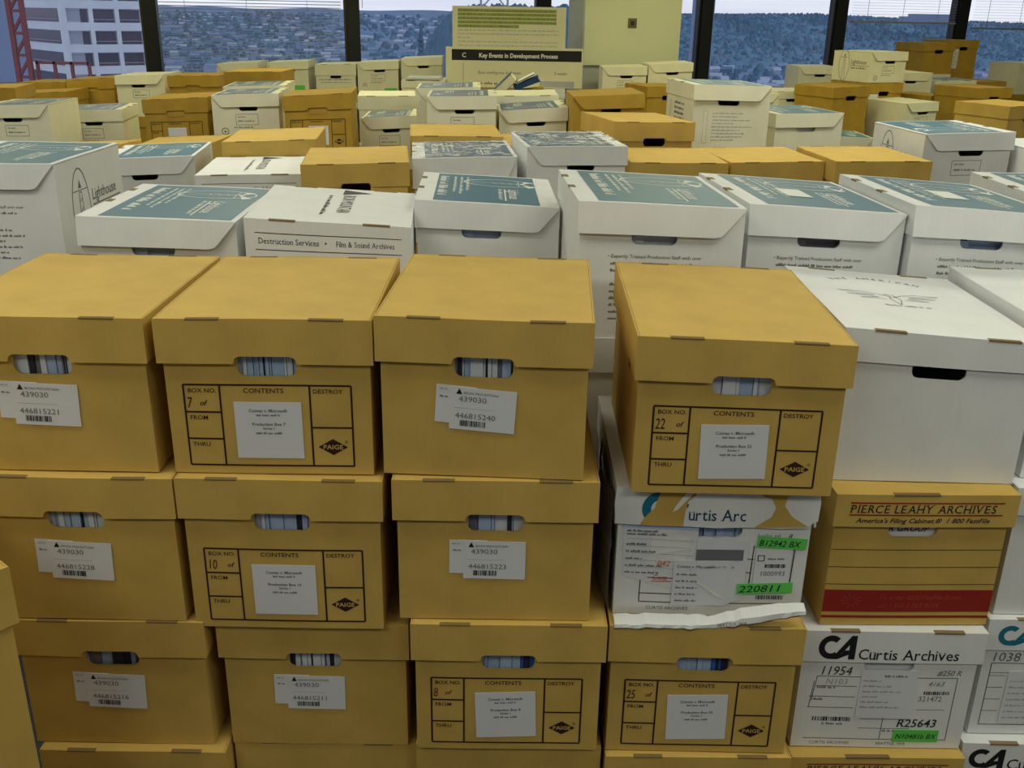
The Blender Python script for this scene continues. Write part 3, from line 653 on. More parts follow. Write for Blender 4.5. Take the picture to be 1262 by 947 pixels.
def hinge_box(key, label, side='R', top='blue', group=None, front=None, sideart=False, hole='dark', H=0.262, extra=None, tape=False, inner=None, k='white', bulge=0.0015, cuts=6, hl=0.058, wrap=False, lift=0.0, green=None):
    """white storage carton with a one piece lid hinged on one long side, slanted flap ends"""
    x, y, h, yaw, tilt, w, d = P[key]
    if key in BELOW: H = h-P[BELOW[key]][2]-0.0018
    if key in BELOW.values(): tilt = 0.0
    if y > 3.9 and k == 'white': k = 'pale'
    e = box_thing(x, y, h, yaw, H, d); tag(e, label, 'box', group)
    df = make_deform(w, d, H, tilt, 0, bulge, hash_(key))
    sg = 1 if side == 'R' else -1            # hinge side
    hw = w/2; yb = 0.005; zs = H-hl
    x0, x1 = (-hw+0.005, hw-0.0005) if sg > 0 else (-hw+0.0005, hw-0.005)
    cx = [w*(i/cuts-0.5) for i in range(1, cuts)] if cuts else []
    cy = [d*i/4 for i in range(1, 4)] if cuts else []
    hd = (0.012*sg*-1, zs-0.020, zs+0.008, 0.088) if hole else None
    m = body(x0, x1, yb, d-yb, H-0.004, hd, k)
    M = FRONT(yb-0.0004)
    if front == 'expert':
        m.text('• Expertly Trained Production Staff with over', -0.100, zs-0.046, 0.0094, 'grey', M, bold=0.004, sx=1.05)
        for i in range(1, 10):
            if i == 3: continue
            L = [0.16, 0.05, 0, 0.14, 0.17, 0.12, 0.16, 0.13, 0.15][i-1]
            m.words(-0.094, -0.094+L, zs-0.046-0.0135*i, 0.0058, 'grey', M, i)
    if front == 'list':
        for i in range(9): m.words(-0.075, -0.075+[0.13, 0.11, 0.16, 0.09, 0.17, 0.12, 0.14, 0.13, 0.1][i], zs-0.052-0.013*i, 0.0055, 'lgrey', M, i)
        m.rect(-0.112, -0.095, zs-0.165, zs-0.04, 0.001, 'lgrey', M)
    if front in ('box', 'ring'):
        m.rect(-0.05, 0.055, zs-0.085, zs-0.035, 0.0018, 'grey', M)
        m.words(-0.04, 0.0, zs-0.05, 0.006, 'grey', M, 1); m.words(-0.04, 0.04, zs-0.07, 0.007, 'grey', M, 2)
    if front == 'ring':
        m.path([(-0.105+0.016*math.cos(a), zs-0.115+0.016*math.sin(a)) for a in [i*PI/8 for i in range(16)]], 0.003, 'fdark', M, True)
        m.poly([(-0.111, zs-0.12), (-0.099, zs-0.12), (-0.105, zs-0.108)], 'fdark', M)
        m.words(-0.06, 0.03, zs-0.10, 0.008, 'grey', M, 5)
    if front == 'list':
        MS = LEFT(x0-0.0004)
        for i in range(5): m.words(-0.27, -0.13, 0.17-0.020*i, 0.012, 'grey', MS, 20+i)
        m.line(-0.325, 0.10, -0.325, 0.18, 0.003, 'grey', MS)
    if sideart:
        MS = (RIGHT(x1+0.0004) if sg > 0 else LEFT(x0-0.0004))
        uo = 0.13 if sg > 0 else -0.27
        logo(m, MS @ at2(uo, H*0.53), 1.2, 'grey', 1.2)
        m.text('Lighthouse', uo+0.066, H*0.60-0.002, 0.040, 'grey', MS, bold=0.012, sx=0.90)
        m.line(uo+0.066, H*0.60-0.014, uo+0.25, H*0.60-0.014, 0.0035, 'grey', MS)
        m.words(uo+0.072, uo+0.23, H*0.60-0.036, 0.015, 'grey', MS, 3)
    m.build('box_body', e, df, cx, cy)
    # lid
    m = MB(); t = 0.003; dx = 0.045
    lp = [(-hw*sg, H), (-hw*sg, zs), (sg*(hw-dx-0.012), zs), (sg*(hw-dx), zs+0.003), (sg*(hw-dx+0.008), zs+0.012), (sg*(hw-0.001), H-0.003), (sg*(hw-0.001), H)]
    m.panel([lp], t, k, FRONT(t/2)); m.panel([lp], t, k, FRONT(d-t/2))
    s0, s1 = (-hw, -hw+t) if sg > 0 else (hw-t, hw)
    m.box(s0, s1, t, d-t, zs, H, k)
    m.box(-hw+(t if sg > 0 else 0), hw-(0 if sg > 0 else t), t, d-t, H-t, H-0.0002, k)
    for yy in (0.16, 0.30):                   # hinge tab slots on the skirt side
        a, b = (-hw-0.0005, -hw+0.013) if sg > 0 else (hw-0.013, hw+0.0005)
        m.box(a, b, yy, yy+0.03, H-0.003, H+0.0004, 'cutw')
    if top:
        z = H+0.0004
        mg = 0.040
        a, b = (-hw+mg, hw-0.012) if sg > 0 else (-hw+0.012, hw-mg)
        if tape: b -= 0.03
        m.quad(a, b, 0.013, d-0.012, top, TOP(z))
        cxm = (a+b)/2
        MM_ = TOPR(z+0.0005, (cxm, d/2)) if sg > 0 else TOPL(z+0.0005, (cxm, d/2))
        logo(m, MM_ @ at2(-0.085, 0.035), 1.0, 'pw', 1.35); beams(m, MM_ @ at2(-0.085, 0.035), 1.0, 'pw')
        m.text('Lighthouse', 0.0, 0.052, 0.036, 'pw', MM_, bold=0.012, sx=0.80)
        m.line(0.0, 0.043, 0.155, 0.043, 0.0035, 'pw', MM_); m.words(0.0, 0.14, 0.028, 0.010, 'pw', MM_, 4)
        for i, (L, hh) in enumerate(((0.27, 0.022), (0.22, 0.008), (0.24, 0.008), (0.19, 0.008))):
            m.words(-0.15, -0.15+L, -0.112+(0, 0.034, 0.049, 0.064)[i], hh, 'pw', MM_, 11+i)
        if extra == 'paper': m.quad(-0.02, 0.075, -0.055, 0.0, 'pw', MM_ @ Matrix.Translation((0, 0, 0.0006)))
    fd = lambda c2: df(Vector((c2.x, c2.y-(H-c2.z)*0.10 if c2.y < 0.0035 else c2.y, c2.z)))
    lid = m.build('box_lid', e, fd, cx, cy, bevel=0.0014)
    if green:
        g = MB().box(green[0], green[1], green[2], green[3], 0, 0.0008, 'green', FRONT(yb-0.0006)); g.build('green_sticker', e, df)
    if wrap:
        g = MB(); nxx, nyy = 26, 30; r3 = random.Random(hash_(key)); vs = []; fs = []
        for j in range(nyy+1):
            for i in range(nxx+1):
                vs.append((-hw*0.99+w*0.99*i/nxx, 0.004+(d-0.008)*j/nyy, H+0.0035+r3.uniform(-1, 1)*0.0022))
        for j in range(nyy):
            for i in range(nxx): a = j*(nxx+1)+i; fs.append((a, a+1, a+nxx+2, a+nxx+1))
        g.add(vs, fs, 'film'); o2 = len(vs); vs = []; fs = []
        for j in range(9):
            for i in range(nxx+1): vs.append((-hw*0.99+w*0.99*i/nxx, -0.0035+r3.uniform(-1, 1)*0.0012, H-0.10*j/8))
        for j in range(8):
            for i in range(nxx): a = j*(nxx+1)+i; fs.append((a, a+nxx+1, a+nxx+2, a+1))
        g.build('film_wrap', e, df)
    finish(key, e, x, y, h-H, yaw, w, d)
    if inner:
        aa = R(yaw); oo = MB()
        oo.box(-0.13, 0.13, 0, 0.25, 0, 0.008, 'fgrey').box(-0.135, -0.03, 0.0, 0.3, 0.008, H-hl-0.010, inner).box(-0.0302, 0.135, 0.006, 0.3, 0.008, H-hl-0.004, inner)
        o = oo.build('paper_files'); o.location = (x-math.sin(aa)*0.02, y+math.cos(aa)*0.02, h-H+0.005); o.rotation_euler = (0, 0, aa)
        tag(o, 'papers in the handle hole of the '+' '.join(label.split()[:9]), 'files')
    return e
def white_box(key, label, hl=0.05, art=None, hole=True, H=0.262, group=None, k='white', cuts=6, bulge=0.0012, slot='cutw', pat=None, green=None, top=None):
    x, y, h, yaw, tilt, w, d = P[key]
    if key in BELOW: H = h-P[BELOW[key]][2]-0.0018
    if key in BELOW.values(): tilt = 0.0
    if y > 3.9 and k == 'white': k = 'pale'
    e = box_thing(x, y, h, yaw, H, d); tag(e, label, 'box', group)
    df = make_deform(w, d, H, tilt, 0, bulge, hash_(key)); bw = w/2-0.006; yb = 0.005; zs = H-hl
    cx = [w*(i/cuts-0.5) for i in range(1, cuts)] if cuts else []
    cy = [d*i/4 for i in range(1, 4)] if cuts else []
    m = body(-bw, bw, yb, d-yb, H-0.005, (0.0, zs-0.022, zs+0.006, 0.086) if hole else None, k)
    if art: art(m, e, w, H, hl, yb, df, 'body')
    m.build('box_body', e, df, cx, cy)
    m = MB(); t = 0.003; lp = [(-w/2, H), (-w/2, zs), (w/2, zs), (w/2, H)]
    m.panel([lp], t, k, FRONT(t/2)); m.panel([lp], t, k, FRONT(d-t/2))
    m.box(-w/2, -w/2+t, t, d-t, zs, H, k); m.box(w/2-t, w/2, t, d-t, zs, H, k); m.box(-w/2+t, w/2-t, t, d-t, H-t, H-0.0002, k)
    slots(m, w, d, H, slot)
    if top: m.quad(-w/2+0.015, w/2-0.015, 0.02, d-0.02, top, TOP(H+0.0004)); [m.words(-w/2+0.05, w/2-0.06, 0.08+0.08*i, 0.03, 'pw', TOP(H+0.0009), i) for i in range(3)]
    if art: art(m, e, w, H, hl, yb, df, 'lid')
    m.build('box_lid', e, df, cx, cy, bevel=0.0014)
    if art: art(None, e, w, H, hl, yb, df, 'sticker')
    if green:
        MB().box(green[0], green[1], green[2], green[3], 0, 0.0008, 'green', FRONT(yb-0.0006)).build('green_sticker', e, df)
    if pat:
        aa = R(yaw); files((x-math.sin(aa)*0.0135, y+math.cos(aa)*0.0135, h-H+0.005), yaw, 0.26, zs+0.01, PAT[pat], 'files inside the '+label, 0)
    finish(key, e, x, y, h-H, yaw, w, d)
    return e
# ---- prints of the special boxes
SERIF = {'r': [(0.12, 0, 0.26)], 'i': [(0.5, 0, 0.8)], 't': [], 'u': [(0.10, 0.52, 0.28), (0.72, 0.52, 0.2), (0.92, 0, 0.22)], 'h': [(0.14, 0, 0.36), (0.86, 0, 0.34)], 'A': [(0.06, 0, 0.34), (0.94, 0, 0.36)],
         'v': [(0.1, 0.53, 0.36), (0.9, 0.53, 0.34)], 'P': [(0.15, 0, 0.40)], 'I': [(0.5, 0, 1.2), (0.5, 0.71, 1.2)], 'E': [(0.12, 0, 0.3), (0.92, 0.09, 0.06)], 'R': [(0.14, 0, 0.36), (0.92, 0, 0.26)],
         'L': [(0.15, 0.71, 0.4)], 'H': [(0.12, 0, 0.36), (0.88, 0, 0.36), (0.12, 0.71, 0.36), (0.88, 0.71, 0.36)], 'Y': [(0.5, 0, 0.42), (0.08, 0.71, 0.34), (0.92, 0.71, 0.34)], 'V': [(0.06, 0.71, 0.34), (0.94, 0.71, 0.34)],
         'D': [(0.1, 0, 0.28), (0.1, 0.71, 0.28)], 'n': [(0.14, 0, 0.36), (0.86, 0, 0.34)], 'F': [(0.14, 0, 0.4)], 'l': [(0.5, 0, 1.2)], 'd': [(0.88, 0, 0.3)], 'm': [(0.1, 0, 0.22), (0.9, 0, 0.22), (0.5, 0, 0.22)]}
def serif(m, s, x, y, size, k, M, bold=0.0, sx=1.0, gap=0.06, shear=0.0):
    for ch in s:
        if ch == ' ': x += size*0.30*sx; continue
        v, f = glyphs(ch, size, 'LEFT', bold, shear, sx)
        a = min(p[0] for p in v); b = max(p[0] for p in v)
        m.add([(p[0]-a, p[1], p[2]) for p in v], f, k, M @ at2(x, y))
        for (u, zz, ww) in SERIF.get(ch, []):
            c2 = x+(b-a)*u+zz*size*shear; wv = max(ww*(b-a), size*0.12); th = size*0.035
            m.quad(c2-wv/2, c2+wv/2, y+zz*size-(th if zz else 0), y+zz*size+(0 if zz else th), k, M)
        x += (b-a)+size*gap*sx*1.4
    return x
def CA(m, M, s, k):
    """bold interlocked C and A"""
    P_ = []
    for i in range(21): a = R(48+264*i/20); P_.append((0.5+0.5*math.cos(a), 0.5+0.5*math.sin(a)))
    for i in range(21): a = R(312-264*i/20); P_.append((0.5+0.26*math.cos(a), 0.5+0.26*math.sin(a)))
    m.poly([(a*s, b*s) for a, b in P_], k, M)
    m.poly([(a*s, b*s) for a, b in [(0.55, 0.0), (0.80, 0.0), (1.24, 0.62), (1.24, 0.40), (1.24, 0.38), (1.05, 0.38), (0.92, 0.20), (1.24, 0.20), (1.24, 0.0), (1.50, 0.0), (1.50, 1.0), (1.28, 1.0)]], k, M)
def art_bos(m, e, w, H, hl, yb, df, st):
    if st == 'lid':
        M = FRONT(-0.0004); z = H-0.040
        m.line(-w*0.44, z+0.013, w*0.44, z+0.013, 0.0016, 'fdark', M); m.line(-w*0.44, z-0.020, w*0.44, z-0.020, 0.0016, 'fdark', M)
        serif(m, 'Destruction Services', -w*0.42, z-0.008, 0.0165, 'fdark', M, 0.0, 0.84); serif(m, '•', -w*0.025, z-0.008, 0.017, 'fdark', M)
        serif(m, 'Film & Sound Archives', w*0.045, z-0.008, 0.0160, 'fdark', M, 0.0, 0.79)
        MR = TOPR(H+0.0004, (0.005, 0.20))
        m.poly([(-0.185, -0.004), (-0.125, -0.004), (-0.155, 0.062)], 'fdark', MR)
        serif(m, 'IRON MOUNTAIN', -0.115, 0.0, 0.040, 'fdark', MR, 0.0, 0.66); m.words(-0.11, 0.13, -0.032, 0.011, 'fdark', MR, 3)
def art_eagle(m, e, w, H, hl, yb, df, st):
    if st == 'lid':
        M = TOP(H+0.0004); cx, cy = -0.01, 0.215
        for i, ch in enumerate('THE AMERICAN'):
            if ch == ' ': continue
            a = R(118-56*i/11); m.text(ch, cx+0.16*math.cos(a), cy-0.075+0.20*math.sin(a), 0.017, 'grey', M @ Matrix.Identity(4), 'CENTER', a=math.degrees(a)-90)
        wing = [(0, 0), (0.02, 0.018), (0.05, 0.03), (0.09, 0.028), (0.03, 0.010), (0.078, 0.008), (0.025, -0.002), (0.06, -0.012), (0.015, -0.012)]
        for sg in (1, -1): m.path([(cx+sg*a, cy+b) for a, b in wing], 0.0014, 'grey', M)
        m.path([(cx-0.008, cy-0.012), (cx, cy-0.045), (cx+0.010, cy-0.012), (cx+0.004, cy+0.018), (cx-0.010, cy+0.022), (cx-0.004, cy+0.008)], 0.0014, 'grey', M, True)
        m.words(cx-0.03, cx+0.05, cy-0.055, 0.008, 'lgrey', M, 2)
def art_curtis(m, e, w, H, hl, yb, df, st):
    M = FRONT(-0.0004); B_ = FRONT(yb-0.0004); zs = H-hl
    if st == 'lid':
        CA(m, M @ at2(-0.127, H-0.056) @ Matrix.Diagonal((1, 1.13, 1, 1)), 0.042, 'black'); serif(m, 'Curtis Archives', -0.058, H-0.0555, 0.030, 'black', M, 0.006, 0.90, 0.045)
    if st == 'body':
        T = B_
        m.text('11954', -0.118, zs-0.030, 0.026, 'pen', T, shear=0.2, sx=0.85)
        m.text('#250 R', 0.085, zs-0.028, 0.0155, 'grey', T, shear=0.25, bold=0.01, sx=0.9)
        m.path([(-0.125, zs-0.085), (-0.120, zs-0.033), (0.122, zs-0.033), (0.122, 0.018), (-0.13, 0.018)], 0.0012, 'fdark', T)
        m.line(-0.13, 0.085, -0.05, 0.085, 0.0012, 'fdark', T); m.line(-0.13, 0.108, -0.05, 0.108, 0.0012, 'fdark', T); m.line(-0.12, zs-0.053, -0.05, zs-0.053, 0.0012, 'fdark', T)
        m.line(-0.128, 0.085, -0.124, 0.14, 0.0012, 'fdark', T)
        m.text('N103', -0.105, zs-0.049, 0.017, 'lgrey', T, shear=0.1)
        m.words(-0.118, -0.085, zs-0.058, 0.005, 'grey', T, 1); m.words(-0.122, -0.10, 0.100, 0.005, 'grey', T, 2)
        m.bars(-0.118, -0.052, 0.056, 0.065, 'fdark', T, 5); m.words(-0.10, -0.06, 0.048, 0.005, 'grey', T, 3)
        for z in (0.042, 0.062): m.line(-0.035, z, 0.055, z, 0.001, 'fdark', T)
        m.line(0.005, 0.018, 0.005, 0.065, 0.001, 'fdark', T); m.words(0.008, 0.05, 0.035, 0.006, 'grey', T, 8)
        m.text('4163', 0.072, zs-0.050, 0.014, 'grey', T, shear=0.35); m.bars(0.068, 0.112, zs-0.068, zs-0.061, 'fdark', T, 9)
        m.text('321472', 0.060, zs-0.082, 0.0155, 'grey', T, sx=0.9); m.line(0.06, zs-0.10, 0.11, zs-0.10, 0.001, 'grey', T)
        m.text('R25643', 0.030, 0.046, 0.024, 'pen', T, bold=0.01, shear=0.15, sx=0.95)
        m.text('CURTIS ARCHIVES', -0.118, 0.006, 0.0088, 'grey', T); m.text('SEATTLE, WA (206) 575-7666'[:11], 0.0, 0.006, 0.0088, 'grey', T)
    if st == 'sticker':
        s = MB(); M2 = FRONT(yb-0.0007); s.box(-0.045, 0.052, 0.065, 0.165, 0, 0.0007, 'sticker', M2); T = M2 @ Matrix.Translation((0, 0, 0.0011))
        s.words(-0.005, 0.035, 0.152, 0.005, 'grey', T, 1)
        for i in range(6): s.words(-0.04, -0.01+0.02*(i % 3), 0.142-0.011*i, 0.004, 'lgrey', T, i)
        s.build('paper_label', e, df)
        g = MB(); g.box(0.028, 0.108, 0.014, 0.040, 0, 0.0007, 'green', M2); g.text('N10481b BX', 0.031, 0.0215, 0.0150, 'pen', M2 @ Matrix.Translation((0, 0, 0.0012)), shear=0.25, sx=0.9)
        g.build('green_sticker', e, df)
def art_c6b(m, e, w, H, hl, yb, df, st):
    if st == 'body':
        M = FRONT(yb-0.0004)
        for i in range(12): m.words(-0.10, 0.10, 0.03+0.014*i, 0.006, 'grey', M, i)
def art_c6(m, e, w, H, hl, yb, df, st):
    if st == 'sticker':
        s = MB(); M = FRONT(yb-0.0007); s.box(-0.145, -0.03, 0.05, 0.15, 0, 0.0007, 'sticker', M); s.rect(-0.14, -0.05, 0.055, 0.145, 0.001, 'fdark', M @ Matrix.Translation((0, 0, 0.001))); s.build('paper_label', e, df)
def art_c6c(m, e, w, H, hl, yb, df, st):
    if st == 'lid':
        CA(m, FRONT(-0.0004) @ at2(-0.140, H-0.052), 0.040, 'teal')
    if st == 'body':
        M = FRONT(yb-0.0004); z = H-hl
        m.text('1038', -0.142, z-0.026, 0.026, 'grey', M, shear=0.1)
        m.path([(-0.138, 0.02), (-0.138, z-0.03), (0.13, z-0.03), (0.13, 0.02)], 0.0013, 'fdark', M, True); m.line(-0.138, z-0.05, 0.13, z-0.05, 0.001, 'fdark', M)
        for i in range(4): m.line(-0.138, 0.05+0.025*i, -0.11, 0.05+0.025*i, 0.001, 'fdark', M)
    if st == 'sticker':
        s = MB(); M = FRONT(yb-0.0007); s.box(-0.105, 0.02, 0.025, 0.135, 0, 0.0007, 'sticker', M)
        for i in range(7): s.words(-0.10, -0.02, 0.035+0.013*i, 0.004, 'lgrey', M @ Matrix.Translation((0, 0, 0.0011)), i)
        s.build('paper_label', e, df)
def art_c6d(m, e, w, H, hl, yb, df, st):
    if st == 'lid': CA(m, FRONT(-0.0004) @ at2(-0.145, H-0.054), 0.042, 'black'); serif(m, 'Curtis Archives', -0.075, H-0.055, 0.032, 'black', FRONT(-0.0004), 0.004, 0.95)
def art_lines(m, e, w, H, hl, yb, df, st):
    if st == 'body':
        M = FRONT(yb-0.0004); m.words(-0.13, 0.13, H-hl-0.035, 0.011, 'grey', M, 2); m.words(-0.12, 0.12, H-hl-0.055, 0.007, 'grey', M, 4)
def pierce_lid(m, w, H, hl):
    M = FRONT(-0.0004)
    m.quad(-0.125, 0.125, H-0.016, H-0.0135, 'red', M); m.quad(-0.125, 0.125, H-0.0375, H-0.035, 'red', M)
    serif(m, 'PIERCE LEAHY ARCHIVES', -0.124, H-0.0325, 0.0205, 'black', M, 0.004, 0.93, 0.075, shear=0.12)
    m.text("America's Filing Cabinet.®  1 800 FastFile", -0.004, H-0.050, 0.0118, 'black', M, 'CENTER', bold=0.016, shear=0.3, sx=1.10)
def pierce_body(m, w, H, y):
    M = FRONT(y); b = w/2-0.0065
    for z in (0.146, 0.113, 0.080): m.line(-b, z, b, z, 0.0012, 'ink', M)
    m.quad(-b, b, 0.026, 0.069, 'red', M); m.quad(-b, b, 0.014, 0.019, 'red', M)
    T = M @ Matrix.Translation((0, 0, 0.0005))
    m.text('To order #250 FastFile Boxes', -0.05, 0.051, 0.0125, 'rtext', T, shear=0.3, sx=0.92); m.text('call 1 800 3 FILE BOX', -0.05, 0.035, 0.0125, 'rtext', T, shear=0.3, sx=0.92)
    for i in range(10): a = i*PI/5; m.line(-0.095+0.006*math.cos(a), 0.048+0.005*math.sin(a), -0.095+0.017*math.cos(a), 0.048+0.014*math.sin(a), 0.0012, 'rtext', T)

# ---- front wall of boxes
G1 = 'brown archive boxes in the front wall'
def fl(s): return 'files seen through the handle hole of the '+s
kraft_box('c1', 'brown box at the left edge, top of the leftmost column, barcode label ending 5221', 'barcode', '446815221', G1, 'a', flabel=fl('top box of the leftmost column'), xo=-0.002)
kraft_box('c1b', 'brown box second from top in the leftmost column, barcode label ending 5228', 'barcode', '446815228', G1, 'd', flabel=fl('second box down in the leftmost column'))
kraft_box('c1c', 'brown box third from top in the leftmost column, barcode label ending 5216', 'barcode', '446815216', G1, 'g', flabel=fl('third box down in the leftmost column'))
kraft_box('c1d', 'brown box at the bottom left edge of the photo, mostly cut off, lid showing', None, None, G1)
kraft_box('c2', 'brown box number 7 with printed contents form, top of the second column', 'form', '7', G1, 'b', flabel=fl('form box topping the second column'))
kraft_box('c2b', 'brown box number 10 with printed contents form, below box 7', 'form', '10', G1, 'b', flabel=fl('form box second down in the second column'))
kraft_box('c2c', 'brown box with barcode label ending 5211, under the box numbered 10', 'barcode', '446815211', G1, 'c', flabel=fl('box under the one numbered 10'), a=1)
kraft_box('c2d', 'brown box lid at the bottom edge, second column from left', None, None, G1)
kraft_box('c3', 'brown box with barcode label ending 5240, top of the middle column', 'barcode', '446815240', G1, 'c', flabel=fl('top box of the middle column'), a=-1.5)
kraft_box('c3b', 'brown box with barcode label ending 5223, middle column, second from top', 'barcode', '446815223', G1, 'e', flabel=fl('second box down in the middle column'), a=1.5)
kraft_box('c3c', 'brown box number 8 with printed form and tilted white sticker, middle column', 'form', '8', G1, 'f', flabel=fl('form box third down in the middle column'), a=2.0, xo=0.0)
kraft_box('c3d', 'brown box lid at the bottom edge below the box numbered 8', None, None, G1)
kraft_box('c4', 'brown box number 22, its left side showing, on the torn white carton', 'form', '22', G1, 'd', flabel=fl('form box standing on the torn carton'), pitch=2.2, side_mark=True, a=1.5)
kraft_box('c4c', 'brown box number 25 with printed form, directly under the torn white carton', 'form', '25', G1, 'f', flabel=fl('form box under the torn carton'), a=1.5)
kraft_box('c4d', 'brown box lid at the bottom edge below the box numbered 25', None, None, G1)
kraft_box('c5b', 'brown and red carton printed Pierce Leahy Archives, under the plain white box', 'pierce', None, None, None, hl=0.058, hole='low')
kraft_box('c5d', 'brown carton with a red stripe at the bottom edge, under the Curtis Archives box', 'pierce', None, None, hl=0.058, hole='low')
kraft_box('near', 'brown box nearest the camera, turned, cut off at the lower left edge', None, None, None, hole=False, hl=0.085)
white_box('c5', 'plain white box with an eagle printed on the lid, right part of front wall', 0.052, art_eagle)
white_box('c6', 'white box cut off by the right edge, beside the eagle box', 0.052, art_c6)
white_box('c5c', 'white carton printed CA Curtis Archives in black, under the brown and red carton', 0.062, art_curtis, pat=None)
white_box('c6b', 'white carton with grey printed lines at the right edge, above the blue CA', 0.05, art_c6b, hole=False)
white_box('c6c', 'white carton with blue CA initials at the right edge', 0.062, art_c6c, hole=False)
white_box('c6d', 'white carton with black CA initials in the bottom right corner', 0.062, art_c6d, hole=False)
o = MB().box(-0.06, 0.06, 0, 0.012, 0, 0.175, 'sticker').build('folder_sheet'); o.location = (0.655, 1.403, 0.502); tag(o, 'white sheet behind the handle hole of the black CA Curtis Archives box', 'paper')
o = MB().box(-0.06, 0.06, 0, 0.012, 0, 0.185, 'sticker').text('ER GROUP', -0.058, 0.170, 0.0155, 'black', FRONT(-0.0006), bold=0.01, shear=0.25).build('folder_sheet'); o.location = (0.672, 1.4165, 0.745); tag(o, 'white sheet reading ER GROUP inside the brown and red carton', 'paper')

# torn carton c4b
def torn_box():
    key = 'c4b'; x, y, h, yaw, tilt, w, d = P[key]; H = h-P['c4c'][2]-0.0018; hl = 0.066
    e = box_thing(x, y, h, yaw, H, d); tag(e, 'torn white Curtis carton with green stickers, under the box numbered 22', 'box')
    df = make_deform(w, d, H, 0, 0, 0.003, 5); yb = 0.006; bw = w/2-0.006; zs = H-hl
    m = body(-bw, bw, yb, d-yb, H-0.005, (-0.005, zs-0.021, zs+0.004, 0.10), 'white')
    M = FRONT(yb-0.0004)
    m.path([(-0.112, zs-0.10), (-0.112, 0.024), (0.13, 0.024)], 0.0016, 'ink', M)
    for z in (zs-0.098, zs-0.128): m.line(-0.112, z, -0.06, z, 0.0016, 'ink', M)
    for u in (0.066, 0.132): m.line(u-0.002, 0.05, u, zs-0.035, 0.0018, 'ink', M)
    m.line(0.055, zs-0.06, 0.068, zs-0.06, 0.0015, 'ink', M); m.line(0.052, zs-0.085, 0.066, zs-0.085, 0.0015, 'ink', M)
    m.text('R', 0.118, zs-0.022, 0.012, 'grey', M, bold=0.01, shear=0.3); m.words(0.07, 0.11, zs-0.02, 0.007, 'lgrey', M, 9)
    m.text('CURTIS ARCHIVES', -0.10, 0.010, 0.0085, 'grey', M); m.bars(0.078, 0.122, 0.032, 0.040, 'fdark', M, 4); 
    cx = [w*(i/10-0.5) for i in range(1, 10)]
    m.build('box_body', e, df, cx, [d*i/4 for i in range(1, 4)])
    m = MB(); t = 0.003
    lp = [(-w/2, H), (-w/2-0.002, H-0.03), (-w/2+0.001, zs+0.002), (-0.10, zs), (-0.05, zs+0.001), (0.0, zs-0.001), (0.05, zs+0.001), (0.10, zs-0.001), (w/2-0.012, zs), (w/2-0.008, zs+0.008), (w/2+0.001, zs+0.012), (w/2+0.002, H-0.02), (w/2-0.003, H)]
    m.panel([lp], t, 'white', FRONT(t/2)); m.panel([lp], t, 'white', FRONT(d-t/2))
    m.box(-w/2, -w/2+t, t, d-t, zs, H, 'white'); m.box(w/2-t, w/2, t, d-t, zs, H, 'white'); m.box(-w/2+t, w/2-t, t, d-t, H-t, H-0.0002, 'white')
    slots(m, w, d, H, 'cutw')
    M = FRONT(-0.0004)
    arc = [(0.0 + 0.030*math.cos(R(a)), 0.030*math.sin(R(a))) for a in range(70, 262, 12)]+[(0.016*math.cos(R(a)), 0.016*math.sin(R(a))) for a in range(258, 66, -12)]
    m.poly([(a-0.088, b+H-0.036) for a, b in arc], 'teal', M)
    T = M @ Matrix.Translation((0, 0, 0.0003))
    serif(m, 'urtis Arc', -0.044, H-0.054, 0.0285, 'navy', M, 0.008, 0.86, 0.045); m.poly([(-0.049, H-0.026), (-0.045, H-0.026), (-0.047, H-0.034)], 'navy', M)
    # brown patches where the white facing has been pulled off
    m.poly([(-0.088, H-0.001), (-0.040, H-0.001), (-0.034, H-0.010), (-0.047, H-0.022), (-0.050, H-0.04), (-0.052, zs+0.001), (-0.120, zs+0.001), (-0.112, H-0.05), (-0.098, H-0.034), (-0.094, H-0.018)], 'kraft', T)
    m.poly([(0.048, H-0.001), (0.120, H-0.001), (0.108, H-0.012), (0.105, H-0.026), (0.118, H-0.045), (0.135, zs+0.010), (0.146, zs+0.002), (0.060, zs+0.001), (0.086, H-0.046), (0.092, H-0.03), (0.084, H-0.014), (0.060, H-0.008)], 'kraft', T)
    T2 = T @ Matrix.Translation((0, 0, 0.0003))
    m.poly([(-0.048, H-0.003), (-0.036, H-0.003), (-0.062, H-0.036), (-0.070, H-0.040), (-0.066, H-0.030)], 'pw', T2); m.poly([(0.052, H-0.004), (0.066, H-0.006), (0.084, H-0.020), (0.080, H-0.024), (0.062, H-0.014)], 'pw', T2)
    m.build('box_lid', e, df, cx, [d*i/4 for i in range(1, 4)], bevel=0.0014)
    # papers stuck on
    s = MB(); M = FRONT(yb-0.0008)
    s.poly([(-0.145, zs), (-0.025, zs), (-0.026, zs-0.09), (-0.060, zs-0.118), (-0.14, zs-0.095)], 'sticker', M)
    s.poly([(-0.145, zs-0.001), (-0.026, zs-0.001), (-0.026, zs-0.009), (-0.145, zs-0.007)], 'fblue', M @ Matrix.Translation((0, 0, 0.0004)))
    T = M @ Matrix.Translation((0, 0, 0.0008))
    for i, z in enumerate((0.010, 0.0155, 0.034, 0.047, 0.060, 0.073, 0.086)): s.words(-0.138, -0.138+(0.05, 0.065, 0.035, 0.05, 0.028, 0.06, 0.055)[i], zs-z-0.004, 0.0042, 'grey', T, i)
    for i in range(5): s.line(-0.138, zs-0.026-0.013*i, -0.03, zs-0.028-0.013*i, 0.0006, 'lgrey', T)
    s.poly([(-0.10, zs-0.055), (-0.085, zs-0.050), (-0.03, zs-0.040), (-0.03, zs-0.042), (-0.085, zs-0.053)], 'pw', T)
    s.build('paper_label', e, df)
    s = MB(); M = FRONT(yb-0.0016)
